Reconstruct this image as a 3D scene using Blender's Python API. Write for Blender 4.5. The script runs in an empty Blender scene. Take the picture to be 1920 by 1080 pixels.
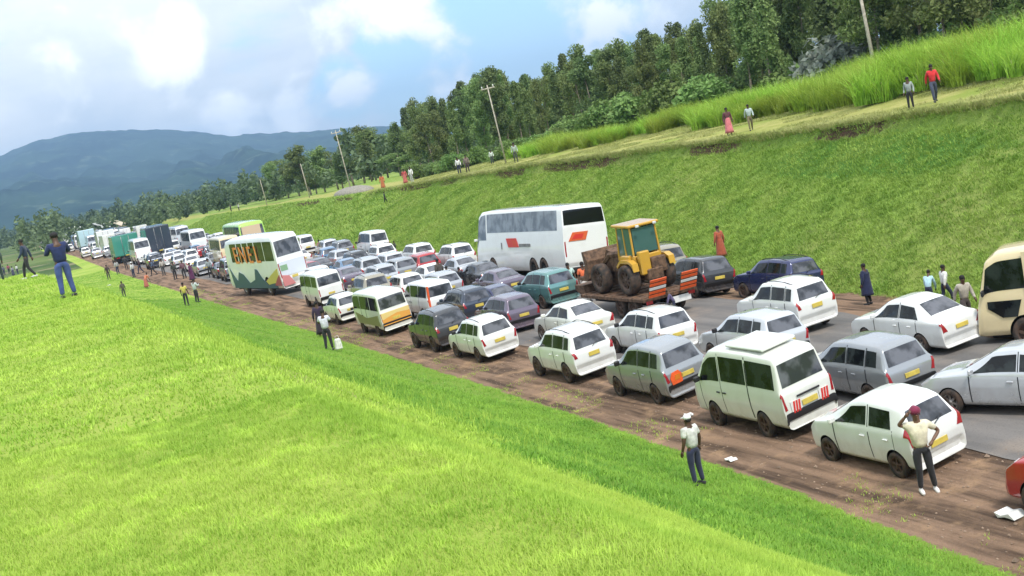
import bpy, bmesh, math, random
import numpy as np
from mathutils import Vector, Matrix
rad = math.radians
random.seed(7); RNG = np.random.default_rng(11)
SC = bpy.context.scene
COL = SC.collection

# ------------------------------------------------------------------ camera
F_PX, CAM_H, PITCH, ROLL = 2300.0, 8.68, rad(7.2), rad(11.2)
FW = Vector((0, math.cos(PITCH), -math.sin(PITCH))); RT = Vector((1, 0, 0)); UP = RT.cross(FW)
CR = RT * math.cos(ROLL) - UP * math.sin(ROLL); CU = RT * math.sin(ROLL) + UP * math.cos(ROLL)
cam = bpy.data.cameras.new('camera'); camo = bpy.data.objects.new('camera', cam); COL.objects.link(camo)
cam.sensor_width = 36.0; cam.lens = 36.0 * F_PX / 1920.0
cam.clip_start = 0.1; cam.clip_end = 30000
m = Matrix((CR, CU, -FW)).transposed().to_4x4(); m.translation = (0, 0, CAM_H); camo.matrix_world = m
SC.camera = camo
SC.view_settings.view_transform = 'Standard'; SC.view_settings.look = 'None'
SC.view_settings.gamma = 1; SC.view_settings.exposure = 0.68

# ------------------------------------------------------------------ road frame (u along the road, v across it)
HEAD = rad(23.5)
DU = np.array([-math.sin(HEAD), math.cos(HEAD)]); DV = np.array([math.cos(HEAD), math.sin(HEAD)])
def W(u, v, z=0.0):
    q = DU * u + DV * v; return Vector((q[0], q[1], z))
def UV(p): return p[0] * DU[0] + p[1] * DU[1], p[0] * DV[0] + p[1] * DV[1]

# ------------------------------------------------------------------ world: sky with cloud layer
HAZE = 1.7e-4
SUN_EL, SUN_AZ = rad(57), rad(158)      # azimuth clockwise from +Y
w = bpy.data.worlds.new('World'); SC.world = w; w.use_nodes = True
nt = w.node_tree; nt.nodes.clear()
def N(t, **k):
    n = nt.nodes.new(t)
    for a, b in k.items(): setattr(n, a, b)
    return n
L = lambda a, b: nt.links.new(a, b)
out = N('ShaderNodeOutputWorld'); bg = N('ShaderNodeBackground'); L(bg.outputs[0], out.inputs[0])
sky = N('ShaderNodeTexSky', sky_type='NISHITA', sun_disc=False); sky.sun_elevation = SUN_EL; sky.sun_rotation = SUN_AZ
sky.air_density = 1.3; sky.dust_density = .6; sky.ozone_density = 2.0
bg.inputs[1].default_value = 0.11
tc = N('ShaderNodeTexCoord')
sep = N('ShaderNodeSeparateXYZ'); L(tc.outputs['Generated'], sep.inputs[0])
def M(op, a, b=None, clamp=False):
    n = N('ShaderNodeMath', operation=op, use_clamp=clamp)
    for i, x in enumerate((a, b)):
        if x is None: continue
        if isinstance(x, (int, float)): n.inputs[i].default_value = x
        else: L(x, n.inputs[i])
    return n.outputs[0]
# stretch direction so clouds flatten towards the horizon
zz = M('ADD', sep.outputs[2], 0.22)
cx = M('DIVIDE', sep.outputs[0], zz); cy = M('DIVIDE', sep.outputs[1], zz)
comb = N('ShaderNodeCombineXYZ'); L(cx, comb.inputs[0]); L(cy, comb.inputs[1]); L(M('MULTIPLY', sep.outputs[2], 5.0), comb.inputs[2])
def noise(vec, scale, detail, rough=.5, off=0.0, dist=0.0):
    mp = N('ShaderNodeMapping'); mp.inputs['Location'].default_value = (off, off * .7, off * .3); L(vec, mp.inputs[0])
    n = N('ShaderNodeTexNoise'); n.inputs['Scale'].default_value = scale; n.inputs['Detail'].default_value = detail
    n.inputs['Roughness'].default_value = rough; n.inputs['Distortion'].default_value = dist; L(mp.outputs[0], n.inputs[0]); return n.outputs[0]
n1 = noise(comb.outputs[0], 1.1, 8, .56, 3.1, .25)
n2 = noise(comb.outputs[0], 3.2, 8, .55, 8.4, .2)
n3 = noise(tc.outputs['Generated'], 13.0, 7, .55, 4.4, .3)
# direction helpers: a clear blue opening where the photo has one
def dirv(px, py):
    d = CR * ((px - 960) / F_PX) - CU * ((py - 540) / F_PX) + FW; return d.normalized()
def gap(px, py, wdt):
    d = dirv(px, py); dot = N('ShaderNodeVectorMath', operation='DISTANCE'); L(tc.outputs['Generated'], dot.inputs[0]); dot.inputs[1].default_value = d
    return M('SUBTRACT', 1.0, M('DIVIDE', dot.outputs['Value'], wdt), True)
g = M('MAXIMUM', gap(1010, 30, .10), gap(880, 75, .085))
g = M('MAXIMUM', g, gap(770, 115, .06)); g = M('MAXIMUM', g, gap(640, 165, .035)); g = M('MAXIMUM', g, gap(860, 10, .05))
cov = M('ADD', M('ADD', M('MULTIPLY', n1, .9), M('MULTIPLY', n2, .35)), M('MULTIPLY', M('SUBTRACT', n3, .5), .55))
cov = M('SUBTRACT', cov, M('MULTIPLY', g, .62))
mask = N('ShaderNodeMapRange', interpolation_type='SMOOTHSTEP'); L(cov, mask.inputs[0])
mask.inputs[1].default_value = .38; mask.inputs[2].default_value = .60
mask_c = M('ADD', M('MULTIPLY', mask.outputs[0], .85), .15, True)
ramp = N('ShaderNodeValToRGB'); L(M('ADD', M('MULTIPLY', noise(comb.outputs[0], 1.9, 7, .55, 1.3, .3), .5), M('MULTIPLY', noise(tc.outputs['Generated'], 8.0, 8, .58, 2.2, .4), .5)), ramp.inputs[0])
ramp.color_ramp.elements[0].position = .40; ramp.color_ramp.elements[0].color = (5.9, 6.5, 7.1, 1)
ramp.color_ramp.elements[1].position = .58; ramp.color_ramp.elements[1].color = (7.7, 8.0, 8.2, 1)
puff = M('MAXIMUM', gap(660, 165, .055), gap(560, 205, .06)); puff = M('MAXIMUM', puff, gap(450, 232, .05)); puff = M('MAXIMUM', puff, gap(720, 40, .06)); puff = M('MAXIMUM', puff, gap(880, 160, .06)); puff = M('MAXIMUM', puff, gap(1150, 20, .06)); puff = M('MAXIMUM', puff, gap(330, 110, .05))
pm = N('ShaderNodeMapRange', interpolation_type='SMOOTHSTEP'); L(M('ADD', M('MULTIPLY', puff, .9), M('MULTIPLY', M('SUBTRACT', n3, .5), 3.2)), pm.inputs[0])
pm.inputs[1].default_value = .30; pm.inputs[2].default_value = .95
mxp = N('ShaderNodeMix', data_type='RGBA'); L(pm.outputs[0], mxp.inputs[0]); L(ramp.outputs[0], mxp.inputs[6]); mxp.inputs[7].default_value = (11, 11, 10.8, 1)
mm = M('MAXIMUM', mask_c, pm.outputs[0])
skc = N('ShaderNodeMix', data_type='RGBA', blend_type='MULTIPLY'); skc.inputs[0].default_value = 1; L(sky.outputs[0], skc.inputs[6]); skc.inputs[7].default_value = (.80, 1.12, 1.72, 1)
mx = N('ShaderNodeMix', data_type='RGBA'); L(mm, mx.inputs[0]); L(skc.outputs[2], mx.inputs[6]); L(mxp.outputs[2], mx.inputs[7])
L(mx.outputs[2], bg.inputs[0])

# ------------------------------------------------------------------ sun
sun = bpy.data.lights.new('sun', 'SUN'); suno = bpy.data.objects.new('sun', sun); COL.objects.link(suno)
sun.energy = 2.3; sun.angle = rad(9); sun.color = (1, .955, .88)
sd = Vector((math.sin(SUN_AZ) * math.cos(SUN_EL), math.cos(SUN_AZ) * math.cos(SUN_EL), math.sin(SUN_EL)))
suno.rotation_euler = (-sd).to_track_quat('-Z', 'Y').to_euler()

# ------------------------------------------------------------------ helpers
def tag(o, label=None, cat=None, group=None, kind=None):
    if label: o['label'] = label
    if cat: o['category'] = cat
    if group: o['group'] = group
    if kind: o['kind'] = kind
    return o
def link(name, me, mats=(), parent=None):
    o = bpy.data.objects.new(name, me); COL.objects.link(o)
    for mt in mats: me.materials.append(mt)
    if parent: o.parent = parent
    return o
def empty(name, loc=(0, 0, 0), rot=(0, 0, 0)):
    o = bpy.data.objects.new(name, None); COL.objects.link(o); o.location = loc; o.rotation_euler = rot; o.empty_display_size = .3
    return o
def np_mesh(name, verts, quads=None, tris=None, mats=None, smooth=False):
    me = bpy.data.meshes.new(name); verts = np.asarray(verts, np.float32)
    nq = 0 if quads is None else len(quads); n3 = 0 if tris is None else len(tris)
    me.vertices.add(len(verts)); me.vertices.foreach_set('co', verts.ravel())
    parts = []; starts = []; s = 0
    if nq: parts.append(np.asarray(quads, np.int32).ravel()); starts.append(np.arange(nq) * 4); s = nq * 4
    if n3: parts.append(np.asarray(tris, np.int32).ravel()); starts.append(s + np.arange(n3) * 3)
    li = np.concatenate(parts); me.loops.add(len(li)); me.loops.foreach_set('vertex_index', li)
    me.polygons.add(nq + n3); me.polygons.foreach_set('loop_start', np.concatenate(starts).astype(np.int32))
    if mats is not None: me.polygons.foreach_set('material_index', np.asarray(mats, np.int32))
    if smooth: me.polygons.foreach_set('use_smooth', np.ones(nq + n3, bool))
    me.update(calc_edges=True); me.validate(); return me
def sstep(x, a, b):
    t = np.clip((x - a) / (b - a), 0, 1); return t * t * (3 - 2 * t)
# cheap value noise (numpy)
_tab = RNG.random((256, 256))
def vnoise(x, y):
    x = np.asarray(x, float); y = np.asarray(y, float)
    xi = np.floor(x).astype(int); yi = np.floor(y).astype(int); fx = x - xi; fy = y - yi
    fx = fx * fx * (3 - 2 * fx); fy = fy * fy * (3 - 2 * fy)
    a = _tab[xi % 256, yi % 256]; b = _tab[(xi + 1) % 256, yi % 256]; c = _tab[xi % 256, (yi + 1) % 256]; d = _tab[(xi + 1) % 256, (yi + 1) % 256]
    return (a * (1 - fx) + b * fx) * (1 - fy) + (c * (1 - fx) + d * fx) * fy - .5
def fbm(x, y, o=4):
    s = 0; a = 1.
    for i in range(o): s = s + a * vnoise(x * 2 ** i + 17.3 * i, y * 2 ** i + 5.1 * i); a *= .5
    return s

# ------------------------------------------------------------------ terrain
def vL(u): return np.interp(u, [-30, 15, 22, 33, 56, 98, 194, 300, 600, 1500, 9000], [14.0, 14.7, 15.3, 15.9, 16.7, 17.6, 20, 24, 31, 50, 200])
def vB(u): return np.interp(u, [-30, 27, 38, 46, 57, 62, 93, 133, 243, 400, 700, 1500, 9000], [26.8, 28.8, 30.6, 31.6, 33.6, 34.4, 36.2, 37.5, 43.5, 49, 58, 78, 300])
def vA(u): return np.interp(u, [-30, 15, 56, 98, 194, 300, 600, 1500], [17.7, 18.4, 20.3, 21.0, 22.8, 27, 34, 53])       # left edge of asphalt
def vAr(u): return vB(u) - np.interp(u, [0, 40, 70, 200], [1.7, 2.6, 4.6, 4.0])                                    # right edge of asphalt
def crest_h(u): return np.interp(u, [-30, 35, 60, 100, 125, 160, 200, 250, 350, 500], [6.5, 6.0, 5.5, 5.4, 5.0, 4.2, 3.9, 3.2, 1.8, .6])
def zt(u, v):
    u = np.asarray(u, float); v = np.asarray(v, float)
    l, b = vL(u), vB(u)
    # left knoll
    dist = np.sqrt(u * u + v * v)
    K = 6.7 * (1 - sstep(u, 68, 205)) ** 1.0
    K = np.minimum(K, np.interp(u, [0, 67, 80, 100, 150, 200, 260], [6.7, 6.7, 5.9, 4.3, 1.9, .5, 0]))
    t = np.clip((v - 3) / (l - 3), 0, 1)
    kn = K * (1 - t) ** 1.15
    kn = kn - sstep(-v, 30, 200) * K * .8
    bump = fbm(u * .25, v * .25, 3) * .16 * np.clip((l - v) / 3, 0, 1) * np.clip((np.abs(u) + np.abs(v)) / 14 - .1, .15, 1)
    # verges falling away from the carriageway
    zl = -np.clip(vA(u) + .4 - v, 0, 5) * .075
    zr = -np.clip(v - vAr(u) - .2, 0, 5) * .12
    rough = fbm(u * .9, v * 1.6, 3) * .05 * ((v < vA(u)) | (v > vAr(u)))
    road = zl + zr
    z = np.where(v < l, kn + zl + bump * (v < l), road)
    # right bank
    s = np.clip((v - b) / 10.0, 0, 1); hc = crest_h(u)
    prof = np.interp(s, [0, .08, .5, .925, .955, 1.0], [0, .03, .48, .875, .975, 1.0])
    bank = zr + (hc - zr) * prof + fbm(u * .35, v * .5, 3) * .45 * np.sin(np.pi * np.clip(s, 0, 1)) ** .7
    beyond = np.clip(v - b - 10, 0, 400)
    bank = bank + (np.clip(beyond, 0, 12) * .06 + beyond * .035) * np.interp(u, [0, 120, 250], [1, .7, .2]) + fbm(u * .05, v * .06, 3) * np.clip(beyond / 20, 0, 1) * .8
    z = np.where(v > b, bank, z)
    # distant countryside
    far = sstep(dist, 450, 1600)
    z = z * (1 - far) + far * (fbm(u / 500., v / 420., 4) * 14 - 4)
    return z + rough * (1 - far)
def ground(p):
    u, v = UV(p); return float(zt(u, v))
def ray(px, py): return CR * ((px - 960) / F_PX) - CU * ((py - 540) / F_PX) + FW
def at(px, py, h=0.0, road=False):
    """point on the terrain (plus height h) seen at photo pixel px,py"""
    d = ray(px, py); t = np.concatenate([np.arange(4, 60, .05), np.arange(60, 900, .25)])
    for _ in range(2):
        x, y, z = d.x * t, d.y * t, CAM_H + d.z * t
        u = x * DU[0] + y * DU[1]; v = x * DV[0] + y * DV[1]; g_ = z - (zt(u, v) + h); ok = g_ <= 0
        if road: ok &= v > vL(u) - 2
        if not ok.any(): i = len(t) - 2; break
        i = int(np.argmax(ok)); t = np.linspace(t[max(i - 1, 0)], t[i], 20)
    return Vector((0, 0, CAM_H)) + d * float(t[i])
def at_v(px, py, vo):
    """point where the sight line crosses the surface 'bank foot + vo' """
    d = ray(px, py); lo, hi = 5., 900.
    for _ in range(60):
        md = (lo + hi) / 2; P = Vector((0, 0, CAM_H)) + d * md; u, v = UV(P)
        if v - float(vB(u)) - vo > 0: hi = md
        else: lo = md
    return Vector((0, 0, CAM_H)) + d * lo
# ------------------------------------------------------------------ materials
class MT:
    def __init__(s, name):
        s.m = bpy.data.materials.new(name); s.m.use_nodes = True; s.t = s.m.node_tree; s.t.nodes.clear()
        s.o = s.n('ShaderNodeOutputMaterial'); s.b = s.n('ShaderNodeBsdfPrincipled'); s.l(s.b.outputs[0], s.o.inputs[0])
    def n(s, t, **k):
        x = s.t.nodes.new(t)
        for a, b in k.items(): setattr(x, a, b)
        return x
    def l(s, a, b): s.t.links.new(a, b)
    def set(s, **k):
        for a, b in k.items(): s.b.inputs[a.replace('_', ' ')].default_value = b
        return s
    def co(s, kind='Object', scale=(1, 1, 1)):
        t = s.n('ShaderNodeTexCoord'); mp = s.n('ShaderNodeMapping'); mp.inputs['Scale'].default_value = scale; s.l(t.outputs[kind], mp.inputs[0]); return mp.outputs[0]
    def noise(s, vec, sc, det=4, rough=.55, dist=0):
        x = s.n('ShaderNodeTexNoise'); x.inputs['Scale'].default_value = sc; x.inputs['Detail'].default_value = det; x.inputs['Roughness'].default_value = rough
        x.inputs['Distortion'].default_value = dist; s.l(vec, x.inputs[0]); return x.outputs[0]
    def math(s, op, a, b=None, clamp=False):
        x = s.n('ShaderNodeMath', operation=op, use_clamp=clamp)
        for i, q in enumerate((a, b)):
            if q is None: continue
            if isinstance(q, (int, float)): x.inputs[i].default_value = q
            else: s.l(q, x.inputs[i])
        return x.outputs[0]
    def rng(s, v, a, b, c=0, d=1, sm=True):
        x = s.n('ShaderNodeMapRange', interpolation_type='SMOOTHSTEP' if sm else 'LINEAR'); s.l(v, x.inputs[0])
        for i, q in enumerate((a, b, c, d)): x.inputs[i + 1].default_value = q
        return x.outputs[0]
    def mix(s, f, a, b, blend='MIX'):
        x = s.n('ShaderNodeMix', data_type='RGBA', blend_type=blend)
        for i, q in ((0, f), (6, a), (7, b)):
            if isinstance(q, (int, float)): x.inputs[i].default_value = q
            elif isinstance(q, tuple): x.inputs[i].default_value = (*q, 1) if len(q) == 3 else q
            else: s.l(q, x.inputs[i])
        return x.outputs[2]
    def ramp(s, v, stops):
        x = s.n('ShaderNodeValToRGB'); s.l(v, x.inputs[0]); e = x.color_ramp.elements
        while len(e) > 1: e.remove(e[-1])
        e[0].position = stops[0][0]; e[0].color = (*stops[0][1], 1)
        for p, c in stops[1:]: q = e.new(p); q.color = (*c, 1)
        return x.outputs[0]
    def bump(s, h, st=.3, d=.02):
        x = s.n('ShaderNodeBump'); x.inputs['Strength'].default_value = st; x.inputs['Distance'].default_value = d; s.l(h, x.inputs['Height']); s.l(x.outputs[0], s.b.inputs['Normal'])
    def col(s, c): s.l(c, s.b.inputs['Base Color'])
def plain(name, c, rough=.6, metal=0, var=.0, **k):
    a = MT(name); a.set(Roughness=rough, Metallic=metal, **k)
    if var:
        n = a.noise(a.co(), 6, 4); a.col(a.mix(a.rng(n, .3, .7), tuple(x * (1 - var) for x in c), tuple(min(1, x * (1 + var)) for x in c)))
    else: a.set(Base_Color=(*c, 1))
    return a.m
_paints = {}
DUST = (.20, .13, .085)
def paint(c, dirt=.55, rough=.28, metal=0.0):
    k = (tuple(round(x, 3) for x in c), dirt, rough, metal)
    if k in _paints: return _paints[k]
    a = MT('car_paint'); a.set(Roughness=rough, Metallic=metal, Coat_Weight=.8, Coat_Roughness=.06)
    v = a.co(); sp = a.n('ShaderNodeSeparateXYZ'); a.l(v, sp.inputs[0])
    n = a.noise(v, 3.2, 6, .6); n2 = a.noise(v, 1.3, 3)
    low = a.rng(sp.outputs[2], .95, .15)            # dust thrown up from the road gathers low on the body
    f = a.math('MULTIPLY', a.math('MULTIPLY', low, a.rng(n, .25, .75)), dirt)
    f = a.math('ADD', f, a.math('MULTIPLY', a.rng(n2, .45, .8), .10), True)
    a.col(a.mix(f, tuple(c), DUST)); a.l(a.math('ADD', a.math('MULTIPLY', f, .5), rough, True), a.b.inputs['Roughness'])
    _paints[k] = a.m; return a.m
def glassmat():
    a = MT('tinted_glass'); a.set(Roughness=.06, Specular_IOR_Level=.38)
    v = a.co(); n = a.noise(v, 2.2, 3); a.col(a.mix(a.rng(n, .42, .62), (.004, .005, .006), (.022, .028, .028))); return a.m
M_GLASS = glassmat()
a = MT('rear_glass'); a.set(Roughness=.05, Specular_IOR_Level=.6); v = a.co(); n = a.noise(v, 1.8, 3); a.col(a.mix(a.rng(n, .4, .6), (.03, .033, .04), (.12, .125, .145))); M_GLASSR = a.m
a = MT('cabin_glass'); a.set(Roughness=.05, Base_Color=(.05, .12, .115, 1), Specular_IOR_Level=.8); M_CABGLASS = a.m
a = MT('coach_glass'); a.set(Roughness=.08, Specular_IOR_Level=.9); v = a.co(); n = a.noise(v, 1.6, 4); a.col(a.mix(a.rng(n, .35, .65), (.09, .11, .13), (.22, .25, .28))); M_COACHGLASS = a.m
M_RUBBER = plain('tyre_rubber', (.035, .03, .027), .85, var=.35)
def dusty(name, c, rough, metal):
    a = MT(name); a.set(Roughness=rough, Metallic=metal); n = a.noise(a.co(), 5, 4); a.col(a.mix(a.rng(n, .35, .7), c, (.095, .06, .042))); return a.m
M_TYRE = dusty('dusty_tyre', (.028, .025, .023), .9, 0)
M_RIM = dusty('dusty_rim', (.30, .28, .27), .4, .5)
M_RIMD = dusty('brown_rim', (.085, .05, .038), .6, .2)
M_BLACK = plain('black_plastic', (.018, .018, .02), .55)
M_DARK = plain('dark_underbody', (.012, .011, .01), .9)
M_RED = plain('red_lens', (.32, .012, .018), .18, Coat_Weight=.6)
M_AMB = plain('amber_lens', (.6, .18, .02), .2)
M_LAMP = plain('clear_lens', (.62, .64, .66), .12, Coat_Weight=.6)
M_PLATE = plain('yellow_plate', (.62, .48, .09), .5, var=.12)
M_PLATEW = plain('white_plate', (.68, .68, .62), .5, var=.1)
M_CHROME = plain('chrome', (.6, .6, .6), .18, 1)
M_STEEL = plain('grey_steel', (.25, .25, .25), .5, .6, var=.3)
M_RUST = plain('rusty_steel', (.13, .075, .045), .8, .1, var=.5)
M_YEL = paint((.56, .31, .03), .9, .45)
M_ORANGE = plain('orange_plastic', (.78, .11, .02), .5, var=.1)
M_REDP = plain('red_reflector', (.62, .04, .03), .4)
M_WHITE = plain('white_paint', (.72, .72, .70), .5, var=.06)
M_SKIN = plain('dark_skin', (.085, .042, .025), .55, var=.12)
M_SKIN2 = plain('brown_skin', (.15, .078, .048), .55, var=.1)
M_HAIR = plain('black_hair', (.012, .010, .010), .8)
_cl = {}
def cloth(c):
    k = tuple(c)
    if k not in _cl:
        a = MT('cloth'); a.set(Roughness=.9, Sheen_Weight=.15); v = a.co(); n = a.noise(v, 9, 4)
        a.col(a.mix(a.rng(n, .3, .7), tuple(x * .78 for x in c), tuple(min(1, x * 1.12) for x in c))); a.bump(a.noise(v, 14, 3), .5, .02); _cl[k] = a.m
    return _cl[k]

# ground ------------------------------------------------------------
def ground_mat():
    a = MT('ground_cover'); a.set(Roughness=.95, Specular_IOR_Level=.15)
    P = a.co('Object')
    def att(nm): x = a.n('ShaderNodeAttribute', attribute_name=nm); return x.outputs['Fac']
    fine = a.noise(P, 9, 6, .7); mid = a.noise(P, 1.1, 5, .6); big = a.noise(P, .16, 4, .55); huge = a.noise(P, .035, 3)
    # lawn on the near knoll
    lawn = a.mix(a.rng(mid, .3, .7), (.22, .335, .042), (.29, .41, .06)); lawn = a.mix(a.rng(big, .35, .68), lawn, (.35, .43, .085))
    lawn = a.mix(a.math('MULTIPLY', a.rng(fine, .50, .75), .55), lawn, (.14, .24, .03))
    # rough grass on the cut bank
    bank = a.mix(a.rng(mid, .3, .7), (.17, .275, .045), (.24, .345, .065)); bank = a.mix(a.rng(big, .42, .68), bank, (.28, .33, .09))
    bank = a.mix(a.math('MULTIPLY', a.rng(a.noise(P, 2.6, 5, .65), .52, .72), .6), bank, (.10, .18, .035))
    # dry shelf above the bank
    dry = a.mix(a.rng(mid, .35, .7), (.30, .31, .085), (.43, .40, .15)); dry = a.mix(a.rng(big, .4, .7), dry, (.22, .29, .05))
    # bare earth of the verges
    st = a.n('ShaderNodeMapping'); st.inputs['Rotation'].default_value = (0, 0, -HEAD); tcc = a.n('ShaderNodeTexCoord'); a.l(tcc.outputs['Object'], st.inputs[0]); st2 = a.n('ShaderNodeMapping'); st2.inputs['Scale'].default_value = (1.6, .12, 1); a.l(st.outputs[0], st2.inputs[0])
    streak = a.noise(st2.outputs[0], 1.6, 5, .6)
    dirt = a.mix(a.rng(streak, .32, .62), (.072, .048, .034), (.26, .17, .115)); dirt = a.mix(a.rng(mid, .5, .8), dirt, (.40, .26, .155))
    dirt = a.mix(a.math('MULTIPLY', a.rng(fine, .55, .75), .5), dirt, (.06, .035, .025))
    scar = a.mix(a.rng(fine, .35, .65), (.035, .022, .014), (.13, .08, .05))
    farm = a.mix(a.rng(a.noise(P, .02, 4), .4, .62), (.055, .10, .025), (.13, .18, .05)); farm = a.mix(a.rng(a.noise(P, .05, 5), .55, .6), farm, (.20, .19, .10))
    def soft(nm, w=.55, nz=mid):
        x = a.math('ADD', att(nm), a.math('MULTIPLY', a.math('SUBTRACT', nz, .5), w)); return a.rng(x, .42, .58)
    bank = a.mix(a.math('MULTIPLY', soft('lush', .7), .75), bank, (.055, .17, .025))
    lawn = a.mix(a.math('MULTIPLY', soft('shaded_fold', .9), .85), lawn, (.15, .26, .032))  # road-facing slope: its shade and lusher growth both painted as darker green
    lawn = a.mix(a.math('MULTIPLY', soft('worn', 1.1), .6), lawn, (.36, .36, .12))
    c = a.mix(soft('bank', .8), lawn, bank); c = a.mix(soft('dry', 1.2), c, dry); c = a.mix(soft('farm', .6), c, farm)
    mix2 = a.math('MULTIPLY', a.math('ADD', mid, fine), .5)
    c = a.mix(soft('dirt', 1.6, mix2), c, dirt); c = a.mix(soft('scar', 1.5, mix2), c, scar)
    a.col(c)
    a.bump(a.math('ADD', a.math('MULTIPLY', fine, .5), a.noise(P, 3.5, 5, .65)), .9, .10)
    return a.m
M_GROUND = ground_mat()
def asphalt():
    a = MT('worn_asphalt'); a.set(Roughness=.85); P = a.co('Object'); st = a.n('ShaderNodeMapping'); st.inputs['Rotation'].default_value = (0, 0, -HEAD); a.l(P, st.inputs[0]); s2 = a.n('ShaderNodeMapping'); s2.inputs['Scale'].default_value = (1, .06, 1); a.l(st.outputs[0], s2.inputs[0])
    n = a.noise(s2.outputs[0], 1.2, 5); f = a.noise(P, 30, 3); b = a.noise(P, .5, 4)
    c = a.mix(a.rng(n, .3, .7), (.105, .10, .097), (.185, .17, .158)); c = a.mix(a.math('MULTIPLY', a.rng(b, .45, .7), .6), c, (.27, .215, .17)); c = a.mix(a.math('MULTIPLY', a.rng(f, .5, .7), .35), c, (.03, .03, .03)); a.col(c); a.bump(f, .4, .01); return a.m
M_ASPH = asphalt()
def leafmat(name, c1, c2, tr=.25, sc=.6):
    a = MT(name); a.set(Roughness=.6, Specular_IOR_Level=.25); P = a.co('Object'); oi = a.n('ShaderNodeObjectInfo')
    n = a.noise(P, sc, 3); c = a.mix(a.rng(n, .35, .65), c1, c2); n3 = a.noise(P, sc * 7, 2)
    c = a.mix(a.math('MULTIPLY', a.rng(n3, .5, .7), .5), c, tuple(min(1, x * 1.6) for x in c2))
    hv = a.n('ShaderNodeHueSaturation'); a.l(c, hv.inputs['Color']); a.l(a.rng(oi.outputs['Random'], 0, 1, .75, 1.25, False), hv.inputs['Value']); a.l(a.rng(oi.outputs['Random'], 0, 1, .48, .52, False), hv.inputs['Hue'])
    a.col(hv.outputs[0])
    tl = a.n('ShaderNodeBsdfTranslucent'); a.l(hv.outputs[0], tl.inputs[0]); ms = a.n('ShaderNodeMixShader'); ms.inputs[0].default_value = tr
    a.l(a.b.outputs[0], ms.inputs[1]); a.l(tl.outputs[0], ms.inputs[2]); a.l(ms.outputs[0], a.o.inputs[0]); return a.m
M_EUC = leafmat('gum_leaves', (.12, .18, .055), (.22, .28, .095))
M_DKL = leafmat('dark_leaves', (.08, .125, .042), (.16, .215, .075))
M_BUSH = leafmat('bush_leaves', (.13, .21, .055), (.20, .30, .085))
M_NAP = leafmat('tall_grass_blades', (.24, .38, .045), (.42, .56, .09), .35)
M_TURF = leafmat('lawn_blades', (.29, .44, .055), (.42, .54, .09), .35, .35)
M_LUSHSHADE = leafmat('lush_shaded_blades', (.15, .285, .035), (.26, .40, .055), .35, .35)  # darker turf colour, lush growth plus painted slope shade
M_TUSS = leafmat('tussock_blades', (.18, .285, .042), (.30, .39, .08), .3, .35)
M_BARK = plain('pale_bark', (.22, .18, .14), .9, var=.4)
M_POLE = plain('weathered_pole', (.42, .38, .31), .8, var=.25)
# ------------------------------------------------------------------ ground sheet
def axis(pts):
    out = []
    for a, b, s in pts: out.append(np.arange(a, b, s))
    return np.concatenate(out + [[pts[-1][1]]])
us = axis([(-60, -5, 4), (-5, 70, .5), (70, 140, 1), (140, 300, 2.5), (300, 700, 10), (700, 2000, 50), (2000, 8000, 300)])
vs = axis([(-4500, -1500, 500), (-1500, -300, 80), (-300, -40, 12), (-40, -8, 1.6), (-8, 14, .5), (14, 50, .3), (50, 90, 1), (90, 300, 8), (300, 1500, 60), (1500, 4500, 500)])
UU, VV = np.meshgrid(us, vs, indexing='ij')
# beyond the near field the v rows follow the bend of the road
shift = vL(UU) - 16; VV = VV + shift * sstep(VV, -8, 14) * (1 - sstep(VV, 300, 1500)) * (UU < 1600)
ZZ = zt(UU, VV)
X = DU[0] * UU + DV[0] * VV; Y = DU[1] * UU + DV[1] * VV
nu, nv = UU.shape; idx = np.arange(nu * nv).reshape(nu, nv)
quads = np.stack([idx[:-1, :-1], idx[1:, :-1], idx[1:, 1:], idx[:-1, 1:]], -1).reshape(-1, 4)[:, ::-1]
me = np_mesh('ground', np.stack([X, Y, ZZ], -1).reshape(-1, 3), quads, smooth=True)
def att(nm, arr):
    a = me.attributes.new(nm, 'FLOAT', 'POINT'); a.data.foreach_set('value', np.ascontiguousarray(arr, np.float32).ravel())
l, b = vL(UU), vB(UU); dist = np.sqrt(UU ** 2 + VV ** 2)
att('dirt', sstep(VV, l - .7, l + .5) * (1 - sstep(VV, b - .2, b + 1.3)) * (1 - sstep(dist, 600, 900)))
att('bank', sstep(VV, b - 1, b + .5) * (1 - sstep(dist, 500, 800)))
att('dry', sstep(VV, b + 9.2, b + 11) * (1 - sstep(VV, b + 18, b + 24)) * (1 - sstep(dist, 500, 800)) * .78)
sc = np.exp(-((VV - b - 9.45) / .38) ** 2) * np.clip(fbm(UU * .09 + 3.3, VV * 0, 2) * 2.4 + .42, 0, 1) * (UU < 220)
att('shaded_fold', sstep(VV, 5.8, 8.2) * (UU < 110)); att('worn', np.exp(-((VV - 4.6) / 1.5) ** 2) * .6 * (UU < 60)); att('scar', sc); att('lush', np.exp(-((VV - b - 7.9) / 1.6) ** 2 - ((UU - 47) / 12) ** 2))
att('farm', np.maximum(sstep(dist, 330, 600), sstep(UU, 190, 260) * (VV < l - 2)))
g_o = link('ground', me, [M_GROUND]); tag(g_o, 'grassy ground with bare earth verges and a cut bank', kind='structure')

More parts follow.
